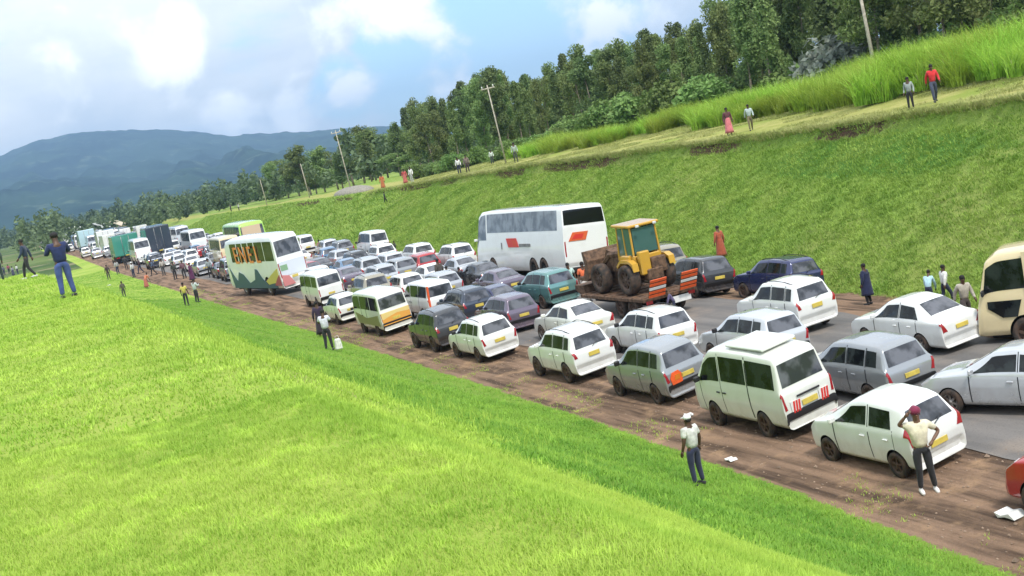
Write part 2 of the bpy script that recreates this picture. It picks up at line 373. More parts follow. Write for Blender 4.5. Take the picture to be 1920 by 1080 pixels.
# asphalt carriageway, a sheet just above the ground
ru = axis([(-40, 70, 1.0), (70, 300, 3), (300, 1500, 20)]); rt_ = np.linspace(0, 1, 22)
RU, RTT = np.meshgrid(ru, rt_, indexing='ij'); edge = .22 * fbm(RU * .7, RTT * 0, 3) * (np.abs(RTT - .5) > .45)
RV = vA(RU) + (vAr(RU) - vA(RU)) * RTT + edge
RZ = zt(RU, RV) + .014
nu, nv = RU.shape; idx = np.arange(nu * nv).reshape(nu, nv); q = np.stack([idx[:-1, :-1], idx[1:, :-1], idx[1:, 1:], idx[:-1, 1:]], -1).reshape(-1, 4)[:, ::-1]
me = np_mesh('road', np.stack([DU[0] * RU + DV[0] * RV, DU[1] * RU + DV[1] * RV, RZ], -1).reshape(-1, 3), q, smooth=True)
tag(link('road', me, [M_ASPH]), 'worn grey asphalt road', kind='structure')

# ------------------------------------------------------------------ far ridge
rid = [(-500, 330), (-300, 320), (-120, 305), (0, 287), (60, 262), (130, 246), (190, 241), (300, 238), (380, 244), (430, 251), (480, 246), (560, 242), (680, 235), (760, 231), (900, 205), (1100, 170), (1500, 110), (1900, 30)]
raz = []; rel = []
for px, py in rid:
    d = ray(px, py); raz.append(math.atan2(d.x, d.y)); rel.append(d.z / math.hypot(d.x, d.y))
az = np.linspace(raz[0] - .12, raz[-1], 420); ds = np.concatenate([np.linspace(2300, 6300, 70), np.linspace(6400, 8200, 10)])
AZ, DS = np.meshgrid(az, ds, indexing='ij')
top = np.interp(AZ, raz, rel) * 6300 + CAM_H
rise = np.clip((DS - 2500) / 3800, 0, 1); hm = top * (rise ** .85)
nz = fbm(AZ * 22, DS / 900., 5) * 85 * np.sin(np.pi * np.clip(rise, 0, 1)) ** .8 + fbm(AZ * 260, DS / 260, 2) * 9 * rise
gul = -np.abs(fbm(AZ * 14 + DS / 4000, DS / 2500, 4)) * 120 * np.sin(np.pi * np.clip(rise, 0, 1))
hm = np.where(DS <= 6300, hm + nz + gul, top - (DS - 6300) * .25) - 12
hm = np.minimum(hm, (CAM_H + (top - CAM_H) * DS / 6300 + 6))
nu, nv = AZ.shape; idx = np.arange(nu * nv).reshape(nu, nv); q = np.stack([idx[:-1, :-1], idx[1:, :-1], idx[1:, 1:], idx[:-1, 1:]], -1).reshape(-1, 4)
me = np_mesh('hills', np.stack([np.sin(AZ) * DS, np.cos(AZ) * DS, hm], -1).reshape(-1, 3), q, smooth=True)
a = MT('wooded_hill'); a.set(Roughness=1, Specular_IOR_Level=0); P = a.co('Object')
n1_ = a.noise(P, .004, 6, .62); n2_ = a.noise(P, .012, 4, .6)
c = a.mix(a.rng(n1_, .38, .58), (.010, .028, .022), (.03, .062, .04)); c = a.mix(a.math('MULTIPLY', a.rng(n2_, .58, .66), .7), c, (.10, .14, .09)); a.col(c)
tag(link('hills', me, [a.m]), 'long wooded hill ridge', kind='structure')
# ------------------------------------------------------------------ mesh collector
class MB:
    def __init__(s): s.b = bmesh.new(); s.mats = []; s.cur = 0
    def mat(s, m):
        if m not in s.mats: s.mats.append(m)
        s.cur = s.mats.index(m); return s
    def _fin(s, fs, smooth=False):
        for f in fs: f.material_index = s.cur; f.smooth = smooth
    def box(s, c, size, rot=None, bev=.0, taper=None):
        r = bmesh.ops.create_cube(s.b, size=1); vs_ = r['verts']
        for v in vs_:
            k = 1.0
            if taper and v.co.z > 0: v.co.x *= taper[0]; v.co.y *= taper[1]
            v.co = Vector((v.co.x * size[0], v.co.y * size[1], v.co.z * size[2]))
        fs = set(f for v in vs_ for f in v.link_faces)
        if bev:
            e = list(set(e for v in vs_ for e in v.link_edges)); r2 = bmesh.ops.bevel(s.b, geom=e, offset=bev, segments=1, affect='EDGES', profile=.5)
            vs_ = list(set(v for f in r2['faces'] for v in f.verts) | set(v for v in vs_ if v.is_valid)); fs = set(f for v in vs_ for f in v.link_faces)
        Mx = Matrix.Translation(Vector(c)) @ (rot.to_4x4() if rot else Matrix())
        for v in set(v for f in fs for v in f.verts): v.co = Mx @ v.co
        s._fin(fs); return s
    def prism(s, pts, x0, x1, axis='x'):
        """side outline pts (y,z) swept across x0..x1"""
        mk = (lambda p, x: (x, p[0], p[1])) if axis == 'x' else ((lambda p, x: (p[0], x, p[1])) if axis == 'y' else (lambda p, x: (p[0], p[1], x)))
        A = [s.b.verts.new(mk(p, x0)) for p in pts]; B = [s.b.verts.new(mk(p, x1)) for p in pts]; n = len(pts)
        fs = [s.b.faces.new(A), s.b.faces.new(B[::-1])] + [s.b.faces.new((A[i], B[i], B[(i + 1) % n], A[(i + 1) % n])) for i in range(n)]
        s._fin(fs); return s
    def tube(s, pts, r, seg=8, cap=True, smooth=True):
        pts = [Vector(p) for p in pts]; rs = r if isinstance(r, (list, tuple)) else [r] * len(pts); rings = []; up = None
        for i, p in enumerate(pts):
            d = (pts[min(i + 1, len(pts) - 1)] - pts[max(i - 1, 0)]).normalized()
            x = d.orthogonal().normalized() if up is None else (up - d * up.dot(d)).normalized(); up = x; y = d.cross(x)
            rings.append([s.b.verts.new(p + (x * math.cos(t) + y * math.sin(t)) * rs[i]) for t in [2 * math.pi * k / seg for k in range(seg)]])
        fs = []
        for A, B in zip(rings, rings[1:]):
            for k in range(seg): fs.append(s.b.faces.new((A[k], A[(k + 1) % seg], B[(k + 1) % seg], B[k])))
        s._fin(fs, smooth)
        if cap: s._fin([s.b.faces.new(rings[0][::-1]), s.b.faces.new(rings[-1])])
        return s
    def lathe(s, prof, seg=20, axis='x', c=(0, 0, 0), smooth=True):
        """profile [(r, along)] around an axis"""
        rings = []
        for r, h in prof:
            ring = []
            for k in range(seg):
                t = 2 * math.pi * k / seg; a_, b_ = r * math.cos(t), r * math.sin(t)
                p = (h, a_, b_) if axis == 'x' else ((a_, b_, h) if axis == 'z' else (a_, h, b_)); ring.append(s.b.verts.new(Vector(p) + Vector(c)))
            rings.append(ring)
        fs = []
        for A, B in zip(rings, rings[1:]):
            for k in range(seg): fs.append(s.b.faces.new((A[k], A[(k + 1) % seg], B[(k + 1) % seg], B[k])))
        s._fin(fs, smooth); return s
    def ball(s, c, r, sc=(1, 1, 1), seg=12):
        q = bmesh.ops.create_uvsphere(s.b, u_segments=seg, v_segments=max(6, seg * 2 // 3), radius=r)
        for v in q['verts']: v.co = Vector((v.co.x * sc[0], v.co.y * sc[1], v.co.z * sc[2])) + Vector(c)
        s._fin(set(f for v in q['verts'] for f in v.link_faces), True); return s
    def quad(s, pts, smooth=False): s._fin([s.b.faces.new([s.b.verts.new(Vector(p)) for p in pts])], smooth); return s
    def mesh(s, name):
        bmesh.ops.recalc_face_normals(s.b, faces=s.b.faces[:]); me = bpy.data.meshes.new(name); s.b.to_mesh(me); s.b.free()
        for mt in s.mats: me.materials.append(mt)
        return me
    def build(s, name, parent=None): return link(name, s.mesh(name), (), parent)

KIDS = {}
def kids(o):
    k = o.as_pointer()
    if k not in KIDS: KIDS[k] = list(o.children)
    return KIDS[k]
def copy_tree(o, parent=None):
    c = o.copy(); COL.objects.link(c)
    if parent is not None: c.parent = parent
    KIDS[c.as_pointer()] = [copy_tree(ch, c) for ch in kids(o)]
    return c
def tree_of(o):
    out = [o]
    for ch in kids(o): out += tree_of(ch)
    return out
def swap_mat(o, table):
    """give this copy its own paint without touching the shared mesh"""
    for q in tree_of(o):
        for sl in q.material_slots:
            if sl.material in table: m2 = table[sl.material]; sl.link = 'OBJECT'; sl.material = m2
def drop(o):
    for ch in list(o.children_recursive): bpy.data.objects.remove(ch)
    bpy.data.objects.remove(o); KIDS.clear()

# ------------------------------------------------------------------ parametric vehicle bodies
P0 = paint((.70, .70, .68), .4)          # placeholder paint swapped on every copy
M_LINER = M_DARK
class Body:
    def __init__(s, st, belt, NS=7, NT=6, it=1, wtop=.975):
        ctrl = []
        for (y, zr, xr, w_, zb, cr) in st:
            bl = min(belt, zr - .015); bl = max(bl, zb + .02); h = bl - zb
            xr_ = xr
            ctrl.append([(0, y, zb), (.84 * w_, y, zb), (.955 * w_, y, zb + .13 * h), (w_, y, zb + .55 * h), (w_ * wtop, y, bl), (xr_, y, zr), (.62 * xr_, y, zr + .8 * cr), (0, y, zr + cr)])
        C = np.array(ctrl); ns, nt_ = C.shape[:2]
        si = np.linspace(0, ns - 1, (ns - 1) * NS + 1); ti = np.linspace(0, nt_ - 1, (nt_ - 1) * NT + 1)
        def lerp(A, x, ax):
            i = np.minimum(x.astype(int), A.shape[ax] - 2); f = x - i; A0 = np.take(A, i, ax); A1 = np.take(A, i + 1, ax)
            sh = [1] * A.ndim; sh[ax] = len(x); f = f.reshape(sh); return A0 * (1 - f) + A1 * f
        G = lerp(lerp(C, si, 0), ti, 1)
        for _ in range(it):
            G[1:-1] = .25 * G[:-2] + .5 * G[1:-1] + .25 * G[2:]
            G[:, 1:-1] = .25 * G[:, :-2] + .5 * G[:, 1:-1] + .25 * G[:, 2:]
        s.G = G; s.NS = NS; s.NT = NT
        d1 = np.gradient(G, axis=0); d2 = np.gradient(G, axis=1); n = np.cross(d1, d2); n /= np.linalg.norm(n, axis=2, keepdims=True) + 1e-9
        # orient outwards (away from the car's middle line)
        cen = np.array([0, 0, 0.0]) + np.stack([np.zeros_like(G[..., 0]), G[..., 1] * .6 + .4 * G[..., 1].mean(), np.full_like(G[..., 0], .7)], -1)
        sg = np.sign(((G - cen) * n).sum(-1, keepdims=True)); sg[sg == 0] = 1
        s.Nn = n * sg
    def S(s, a, t, off=0):
        a = np.clip(np.asarray(a, float) * s.NS, 0, s.G.shape[0] - 1.001); t = np.clip(np.asarray(t, float) * s.NT, 0, s.G.shape[1] - 1.001)
        i = a.astype(int); j = t.astype(int); fa = (a - i)[..., None]; ft = (t - j)[..., None]
        def bl(A): return (A[i, j] * (1 - fa) + A[i + 1, j] * fa) * (1 - ft) + (A[i, j + 1] * (1 - fa) + A[i + 1, j + 1] * fa) * ft
        n = bl(s.Nn); n /= np.linalg.norm(n, axis=-1, keepdims=True) + 1e-9
        return bl(s.G) + n * off
    def patch(s, name, corners, mat, parent, off=.006, mirror=True, na=12, nt=8, rim=True, side=None):
        """corners: (s,t) of lower-rear, lower-front, upper-front, upper-rear"""
        A = np.linspace(0, 1, na + 1); B = np.linspace(0, 1, nt + 1); AA, BB = np.meshgrid(A, B, indexing='ij'); c = np.array(corners, float)
        st = ((1 - AA) * (1 - BB))[..., None] * c[0] + (AA * (1 - BB))[..., None] * c[1] + (AA * BB)[..., None] * c[2] + ((1 - AA) * BB)[..., None] * c[3]
        P = s.S(st[..., 0], st[..., 1], off); inn = s.S(st[..., 0], st[..., 1], -.01)
        out = []
        for sgn in ((-1, 1) if mirror in (True, 'join') else ((side or -1),)):
            verts = []; quads = []
            def add(Pm):
                k = len(verts); verts.extend((Pm * [sgn, 1, 1]).reshape(-1, 3)); return np.arange(k, k + Pm.shape[0] * Pm.shape[1]).reshape(Pm.shape[:2])
            I = add(P); J = add(inn)
            q = np.stack([I[:-1, :-1], I[1:, :-1], I[1:, 1:], I[:-1, 1:]], -1).reshape(-1, 4); quads.append(q)
            for E1, E2 in ((I[0], J[0]), (I[-1], J[-1]), (I[:, 0], J[:, 0]), (I[:, -1], J[:, -1])): quads.append(np.stack([E1[:-1], E1[1:], E2[1:], E2[:-1]], -1))
            out.append((np.array(verts), np.concatenate(quads)))
        obs = []
        if mirror == 'join': v = np.concatenate([out[0][0], out[1][0]]); q = np.concatenate([out[0][1], out[1][1] + len(out[0][0])]); out = [(v, q)]
        for v, q in out:
            me = np_mesh(name, v, q, smooth=False); bm = bmesh.new(); bm.from_mesh(me); bmesh.ops.remove_doubles(bm, verts=bm.verts[:], dist=1e-5); bmesh.ops.recalc_face_normals(bm, faces=bm.faces[:]); bm.to_mesh(me); bm.free()
            me.polygons.foreach_set('use_smooth', np.ones(len(me.polygons), bool)); me.shade_smooth() if hasattr(me, 'shade_smooth') else None
            try: me.set_sharp_from_angle(angle=rad(40))
            except Exception: pass
            obs.append(link(name, me, [mat], parent))
        return obs
    def body_mesh(s, name, wheels, wr, hw):
        G = s.G; a, t = G.shape[:2]; R = G * [-1, 1, 1]
        ring = np.concatenate([G, R[:, -2:0:-1]], 1); k = ring.shape[1]; idx = np.arange(a * k).reshape(a, k)
        n2 = np.roll(idx, -1, 1); quads = np.stack([idx[:-1], n2[:-1], n2[1:], idx[1:]], -1).reshape(-1, 4)
        bm = bmesh.new(); vv = [bm.verts.new(p) for p in ring.reshape(-1, 3)]
        for q in quads: bm.faces.new([vv[i] for i in q]).smooth = True
        for row in (idx[0], idx[-1]):   # end caps as strips between the two halves
            h = len(row)
            for i in range(1, h // 2 + 1):
                A_, B_, C_, D_ = row[i - 1], row[i], row[(h - i) % h], row[(h - i + 1) % h]
                f = [A_, B_, C_, D_]; f = list(dict.fromkeys(f))
                if len(f) > 2: 
                    try: bm.faces.new([vv[x] for x in f]).smooth = True
                    except ValueError: pass
        bmesh.ops.recalc_face_normals(bm, faces=bm.faces[:]); me = bpy.data.meshes.new(name); bm.to_mesh(me); bm.free()
        me.materials.append(P0); me.materials.append(M_LINER)
        o = bpy.data.objects.new(name, me); COL.objects.link(o)
        cut = bmesh.new()
        for wy in wheels:
            for sx in (-1, 1):
                r = bmesh.ops.create_cone(cut, cap_ends=True, segments=28, radius1=wr, radius2=wr, depth=.55)
                for v in r['verts']: v.co = Vector((v.co.z + sx * (hw + .02), v.co.x + wy, v.co.y + wr * .88))
        cm = bpy.data.meshes.new('cut'); cut.to_mesh(cm); cut.free(); cm.materials.append(P0); cm.materials.append(M_LINER)
        cm.polygons.foreach_set('material_index', np.ones(len(cm.polygons), np.int32))
        co = bpy.data.objects.new('cut', cm); COL.objects.link(co)
        md = o.modifiers.new('b', 'BOOLEAN'); md.object = co; md.operation = 'DIFFERENCE'; md.solver = 'EXACT'
        dg = bpy.context.evaluated_depsgraph_get(); dg.update(); ev = o.evaluated_get(dg); nm = bpy.data.meshes.new_from_object(ev)
        bpy.data.objects.remove(co); bpy.data.objects.remove(o)
        try: nm.set_sharp_from_angle(angle=rad(38))
        except Exception: pass
        nm.name = name; return nm

def wheel_parts(r, wd, rimmat, spokes=5):
    """meshes for one wheel, axis x, outer face at +x"""
    t = MB().mat(M_TYRE); t.lathe([(r * .60, -wd / 2), (r * .93, -wd / 2), (r, -wd * .3), (r, wd * .3), (r * .93, wd / 2), (r * .64, wd / 2), (r * .60, wd * .4), (r * .58, -wd * .3)], 28)
    q = MB().mat(rimmat); q.lathe([(r * .63, wd * .47), (r * .56, wd * .42), (r * .54, wd * .1), (.001, wd * .05)], 24)
    for k in range(spokes):
        a_ = 2 * math.pi * k / spokes; R = Matrix.Rotation(a_, 3, 'X'); q.box(R @ Vector((wd * .30, 0, r * .33)), (wd * .12, r * .17, r * .5), R)
    q.lathe([(.001, wd * .42), (r * .15, wd * .38), (r * .17, wd * .2)], 12)
    return t.mesh('tyre'), q.mesh('rim')

def add_wheels(root, wheels, r, track, wd=.2, rimmat=None, spokes=5):
    tm, rm = wheel_parts(r, wd, rimmat or M_RIMD, spokes)
    for wy in wheels:
        for sx in (-1, 1):
            wobj = link('wheel', tm, (), root); wobj.location = (sx * (track / 2), wy, r)
            if sx < 0: wobj.rotation_euler = (0, 0, math.pi)
            link('rim', rm, (), wobj)
# ------------------------------------------------------------------ vehicle types (origin: middle of the rear axle on the ground, nose towards +y)
def make_vehicle(kind, name, D):
    root = empty(name); B = Body(D['st'], D['belt'], it=D.get('it', 1), wtop=D.get('wtop', .975))
    hw = max(x[3] for x in D['st'])
    body = link('body', B.body_mesh('body', D['wheels'], D['arch'], hw), (), root)
    for nm, c in D.get('side', []): B.patch(nm, c, D.get('glass', M_GLASS), root, .007)
    if 'rear' in D: s0, s1, t0, t1 = D['rear']; B.patch('rear_window', [(s0, t0), (s1, t1), (s1, 7), (s0, 7)], D.get('rglass', M_GLASSR), root, .007, 'join')
    if 'wind' in D: s0, s1, t0, t1 = D['wind']; B.patch('windshield', [(s0, t0), (s1, t1), (s1, 7), (s0, 7)], M_GLASS, root, .007, 'join')
    for c in D.get('tail', []): B.patch('taillight', c, M_RED, root, .012, na=8)
    for c in D.get('head', []): B.patch('headlight', c, M_LAMP, root, .010, na=8)
    if 'plate' in D: y, z, ww, hh = D['plate']; MB().mat(M_PLATE).box((0, y, z), (ww, .02, hh), bev=.005).build('number_plate', root)
    if 'bumper' in D: s0, s1, t0 = D['bumper']; B.patch('rear_bumper', [(s0, t0), (s1, t0), (s1, 7), (s0, 7)], M_BLACK, root, .03, 'join')
    for s_, t0, t1 in D.get('seams', []): B.patch('door_seam', [(s_ - .018, t0), (s_ + .018, t0), (s_ + .018, t1), (s_ - .018, t1)], M_BLACK, root, .004, na=1)
    for s_ in D.get('handles', []):
        P = B.S(s_, 3.55, .02)
        for sx in (-1, 1): MB().mat(M_BLACK if D.get('dkh') else P0).box((sx * P[0], P[1], P[2]), (.03, .16, .035), bev=.008).build('door_handle', root)
    if 'mirror' in D:
        P = B.S(D['mirror'], 4.15, .02)
        for sx in (-1, 1): MB().mat(D.get('mmat', P0)).box((sx * (P[0] + .10), P[1], P[2] + .05), (.2, .09, .14), bev=.03).build('side_mirror', root)
    if 'rails' in D:
        s0, s1 = D['rails']
        for sx in (-1, 1):
            pts = [B.S(x, 5.35, .05 if 0 < i < 4 else .0) * [sx, 1, 1] for i, x in enumerate(np.linspace(s0, s1, 5))]; MB().mat(M_BLACK).tube(pts, .016, 6).build('roof_rail', root)
    if 'spoiler' in D:
        y, z, ww = D['spoiler']; MB().mat(P0).box((0, y, z), (ww, .22, .035), Matrix.Rotation(rad(-8), 3, 'X'), .012).build('spoiler', root)
    if 'wiper' in D:
        y, z = D['wiper']; MB().mat(M_BLACK).tube([(0, y, z), (.26, y + .01, z + .12)], .012, 5).build('rear_wiper', root)
    if 'grille' in D: s0, s1, t0 = D['grille']; B.patch('grille', [(s0, t0), (s1, t0), (s1, 7), (s0, 7)], M_BLACK, root, .008, 'join')
    if 'stripe' in D: s0, s1, t0, t1 = D['stripe']; B.patch('side_moulding', [(s0, t0), (s1, t0), (s1, t1), (s0, t1)], M_BLACK, root, .012, na=20, nt=1)
    if D.get('under', 1):
        y0, y1 = D['st'][0][0] + .25, D['st'][-1][0] - .3; MB().mat(M_DARK).box((0, (y0 + y1) / 2, D['st'][3][4] - .02), (hw * 1.3, y1 - y0, .12), bev=.03).build('underbody', root)
    add_wheels(root, D['wheels'], D['r'], D['track'], D.get('wd', .2), D.get('rim'), D.get('spokes', 5))
    if 'extra' in D: D['extra'](root, B)
    return root, B
def side_poly(s0b, s1b, s1t, s0t, t0=4.13, t1=4.82): return [(s0b, t0), (s1b, t0), (s1t, t1), (s0t, t1)]
T = {}
M_BLACKGL = plain('black_glass', (.006, .006, .007), .12)
T['hatchback'] = dict(st=[(-.50, .42, .60, .68, .30, 0), (-.57, .52, .66, .75, .24, 0), (-.585, .70, .70, .79, .20, 0), (-.545, .97, .70, .815, .20, .0), (-.27, 1.42, .55, .825, .20, .02), (.05, 1.485, .575, .83, .20, .03), (.82, 1.52, .59, .83, .20, .03), (1.35, 1.46, .57, .83, .2, .03), (2.22, 1.06, .66, .82, .20, .04), (2.72, .93, .62, .80, .20, .04), (2.97, .76, .56, .76, .2, .03), (3.07, .52, .52, .68, .22, .01), (3.04, .36, .5, .62, .25, 0)],
    belt=.97, wheels=[0, 2.37], arch=.335, r=.285, track=1.50, wd=.185, rear=(3.1, 3.9, 5.25, 5.25), wind=(7.12, 7.92, 5.2, 5.2),
    side=[('rear_side_window', [(4.85, 4.14), (5.86, 4.14), (5.86, 4.82), (5.0, 4.80)]), ('front_side_window', [(6.02, 4.14), (7.72, 4.12), (7.05, 4.80), (6.02, 4.82)])],
    tail=[[(2.15, 4.05), (3.5, 3.9), (3.5, 4.5), (2.15, 5.35)]], head=[[(9.1, 4.2), (10.3, 4.2), (10.3, 5.6), (9.1, 5.2)]], plate=(-.60, .60, .5, .12), seams=[(4.72, 2.3, 4.1), (5.94, 1.9, 4.9), (7.75, 1.9, 4.05)], handles=[5.2, 6.3], mirror=7.62, wiper=(-.58, .98), bumper=None)
del T['hatchback']['bumper']
T['van'] = dict(st=[(-1.13, .50, .70, .78, .32, 0), (-1.18, .62, .76, .82, .30, 0), (-1.165, 1.12, .76, .835, .30, 0), (-1.10, 1.20, .73, .84, .3, 0), (-1.00, 1.82, .66, .84, .30, .01), (-.86, 1.93, .66, .845, .30, .04), (.4, 1.97, .68, .845, .30, .05), (1.75, 1.97, .68, .845, .3, .05), (2.35, 1.93, .67, .845, .3, .04), (2.75, 1.72, .67, .84, .3, .03), (3.33, 1.14, .74, .83, .3, .03), (3.52, .92, .72, .80, .3, .02), (3.58, .55, .70, .75, .3, 0), (3.56, .40, .68, .72, .32, 0)],
    belt=1.12, wheels=[0, 2.57], arch=.37, r=.325, track=1.52, wd=.20, rear=(3.08, 3.95, 5.2, 5.2), wind=(9.08, 9.92, 5.15, 5.15),
    side=[('rear_side_window', [(4.75, 4.15), (6.0, 4.15), (6.0, 4.85), (4.9, 4.85)]), ('middle_side_window', [(6.08, 4.15), (7.1, 4.15), (7.1, 4.85), (6.08, 4.85)]), ('front_side_window', [(7.3, 4.12), (9.75, 4.10), (9.1, 4.78), (7.3, 4.83)])],
    tail=[[(1.3, 4.2), (2.6, 3.9), (2.9, 4.6), (1.3, 5.15)]], head=[[(11.1, 4.3), (11.8, 4.3), (11.8, 5.6), (11.1, 5.5)]], plate=(-1.205, .80, .5, .13), seams=[(6.03, 1.9, 4.95), (7.2, 1.9, 4.95), (9.5, 1.9, 4.05)], handles=[7.0, 7.5], dkh=1, mirror=9.4, mmat=M_BLACK, bumper=(.2, 1.15, 3.0), it=1)
T['wagon'] = dict(st=[(-.80, .45, .62, .72, .30, 0), (-.86, .56, .68, .78, .26, 0), (-.855, .86, .71, .81, .22, 0), (-.80, .97, .70, .825, .22, 0), (-.58, 1.42, .58, .83, .22, .01), (-.35, 1.48, .59, .835, .22, .03), (.75, 1.52, .60, .835, .22, .03), (1.45, 1.47, .58, .835, .22, .03), (2.25, 1.02, .67, .83, .22, .04), (2.95, .90, .63, .81, .22, .04), (3.28, .74, .58, .77, .22, .02), (3.36, .50, .55, .70, .25, 0), (3.33, .37, .5, .64, .28, 0)],
    belt=.96, wheels=[0, 2.52], arch=.335, r=.295, track=1.50, rear=(3.1, 3.92, 5.22, 5.22), wind=(7.12, 7.92, 5.2, 5.2),
    side=[('cargo_window', [(4.55, 4.14), (5.28, 4.14), (5.28, 4.82), (4.75, 4.82)]), ('rear_side_window', [(5.36, 4.14), (6.0, 4.14), (6.0, 4.82), (5.36, 4.82)]), ('front_side_window', [(6.1, 4.14), (7.72, 4.12), (7.05, 4.80), (6.1, 4.82)])],
    tail=[[(1.3, 4.15), (2.6, 3.9), (2.8, 4.6), (1.3, 5.15)]], head=[[(9.2, 4.2), (10.3, 4.2), (10.3, 5.6), (9.2, 5.3)]], plate=(-.885, .72, .48, .12), seams=[(5.3, 2.2, 4.95), (6.04, 1.9, 4.95), (7.75, 1.9, 4.05)], handles=[5.75, 6.4], mirror=7.62, bumper=(.1, 1.05, 3.2), mmat=M_BLACK)
T['suv'] = dict(st=[(-.80, .52, .64, .76, .36, 0), (-.87, .66, .72, .82, .32, 0), (-.86, 1.0, .73, .85, .28, 0), (-.80, 1.08, .71, .86, .28, 0), (-.62, 1.56, .60, .865, .28, .01), (-.40, 1.64, .62, .87, .28, .03), (.75, 1.68, .63, .87, .28, .04), (1.45, 1.64, .62, .87, .28, .03), (2.12, 1.18, .70, .86, .28, .04), (2.90, 1.05, .66, .84, .28, .05), (3.22, .90, .62, .80, .28, .02), (3.32, .60, .6, .74, .30, 0), (3.29, .46, .55, .70, .32, 0)],
    belt=1.08, wheels=[0, 2.5], arch=.395, r=.345, track=1.54, wd=.225, rear=(3.1, 3.92, 5.22, 5.22), wind=(7.12, 7.92, 5.2, 5.2),
    side=[('cargo_window', [(4.55, 4.14), (5.2, 4.14), (5.2, 4.80), (4.75, 4.80)]), ('rear_side_window', [(5.28, 4.14), (5.98, 4.14), (5.98, 4.82), (5.28, 4.82)]), ('front_side_window', [(6.08, 4.14), (7.72, 4.12), (7.05, 4.80), (6.08, 4.82)])],
    tail=[[(1.6, 4.15), (2.9, 3.9), (3.2, 4.5), (1.6, 5.2)]], head=[[(9.2, 4.2), (10.3, 4.2), (10.3, 5.6), (9.2, 5.3)]], plate=(-.895, .88, .44, .14), seams=[(5.24, 2.2, 4.95), (6.03, 1.9, 4.95), (7.75, 1.9, 4.05)], handles=[5.7, 6.35], mirror=7.62, rails=(4.9, 7.0), wiper=(-.86, 1.1), spokes=6)
T['sedan'] = dict(st=[(-.98, .46, .64, .72, .30, 0), (-1.04, .58, .70, .78, .24, 0), (-1.03, .88, .72, .81, .22, .01), (-.96, 1.0, .68, .825, .22, .02), (-.52, 1.05, .66, .84, .22, .02), (.16, 1.39, .53, .845, .22, .02), (.90, 1.455, .57, .845, .22, .03), (1.50, 1.41, .55, .845, .22, .03), (2.32, 1.00, .66, .84, .22, .04), (3.12, .87, .63, .82, .22, .04), (3.44, .72, .57, .77, .22, .02), (3.53, .48, .52, .69, .25, 0), (3.50, .36, .5, .64, .28, 0)],
    belt=.94, wheels=[0, 2.68], arch=.345, r=.305, track=1.52, rear=(4.1, 4.93, 5.2, 5.2), wind=(7.1, 7.92, 5.2, 5.2),
    side=[('rear_side_window', [(4.75, 4.14), (5.92, 4.14), (5.92, 4.82), (5.12, 4.78)]), ('front_side_window', [(6.04, 4.14), (7.72, 4.12), (7.05, 4.80), (6.04, 4.82)])],
    tail=[[(1.35, 4.15), (2.9, 3.85), (2.9, 4.5), (1.35, 5.5)]], head=[[(9.15, 4.2), (10.3, 4.2), (10.3, 5.6), (9.15, 5.3)]], plate=(-1.065, .74, .48, .12), seams=[(4.9, 2.4, 4.1), (5.98, 1.9, 4.95), (7.75, 1.9, 4.05)], handles=[5.35, 6.3], mirror=7.62, spokes=7, rim=M_RIM)
T['minibus'] = dict(st=[(-1.42, .55, .84, .90, .38, 0), (-1.48, .70, .90, .95, .34, 0), (-1.47, 1.28, .92, .97, .34, 0), (-1.44, 1.36, .91, .975, .34, 0), (-1.36, 2.05, .86, .975, .34, .02), (-1.18, 2.20, .84, .98, .34, .07), (.4, 2.24, .85, .98, .34, .09), (2.6, 2.24, .85, .98, .34, .09), (3.75, 2.20, .84, .98, .34, .07), (4.08, 2.04, .87, .975, .34, .03), (4.32, 1.30, .92, .97, .34, .02), (4.42, 1.0, .88, .93, .34, 0), (4.48, .55, .86, .90, .36, 0)],
    belt=1.26, wheels=[0, 3.2], arch=.43, r=.37, track=1.74, wd=.22, rear=(3.1, 3.95, 5.2, 5.2), wind=(9.06, 9.95, 5.12, 5.12),
    side=[('rear_side_window', [(4.9, 4.15), (5.98, 4.15), (5.98, 4.85), (5.0, 4.85)]), ('middle_side_window', [(6.05, 4.15), (6.95, 4.15), (6.95, 4.85), (6.05, 4.85)]), ('front_side_window', [(7.05, 4.15), (9.7, 4.12), (9.0, 4.82), (7.05, 4.85)])],
    tail=[[(1.2, 4.3), (2.0, 4.3), (2.0, 5.15), (1.2, 5.15)]], head=[[(11.1, 4.3), (11.8, 4.3), (11.8, 5.6), (11.1, 5.5)]], plate=(-1.50, .88, .5, .13), seams=[(6.98, 1.9, 4.95), (6.5, 1.9, 4.95)], handles=[6.9], dkh=1, mirror=9.5, mmat=M_BLACK, bumper=(.1, 1.1, 2.6))
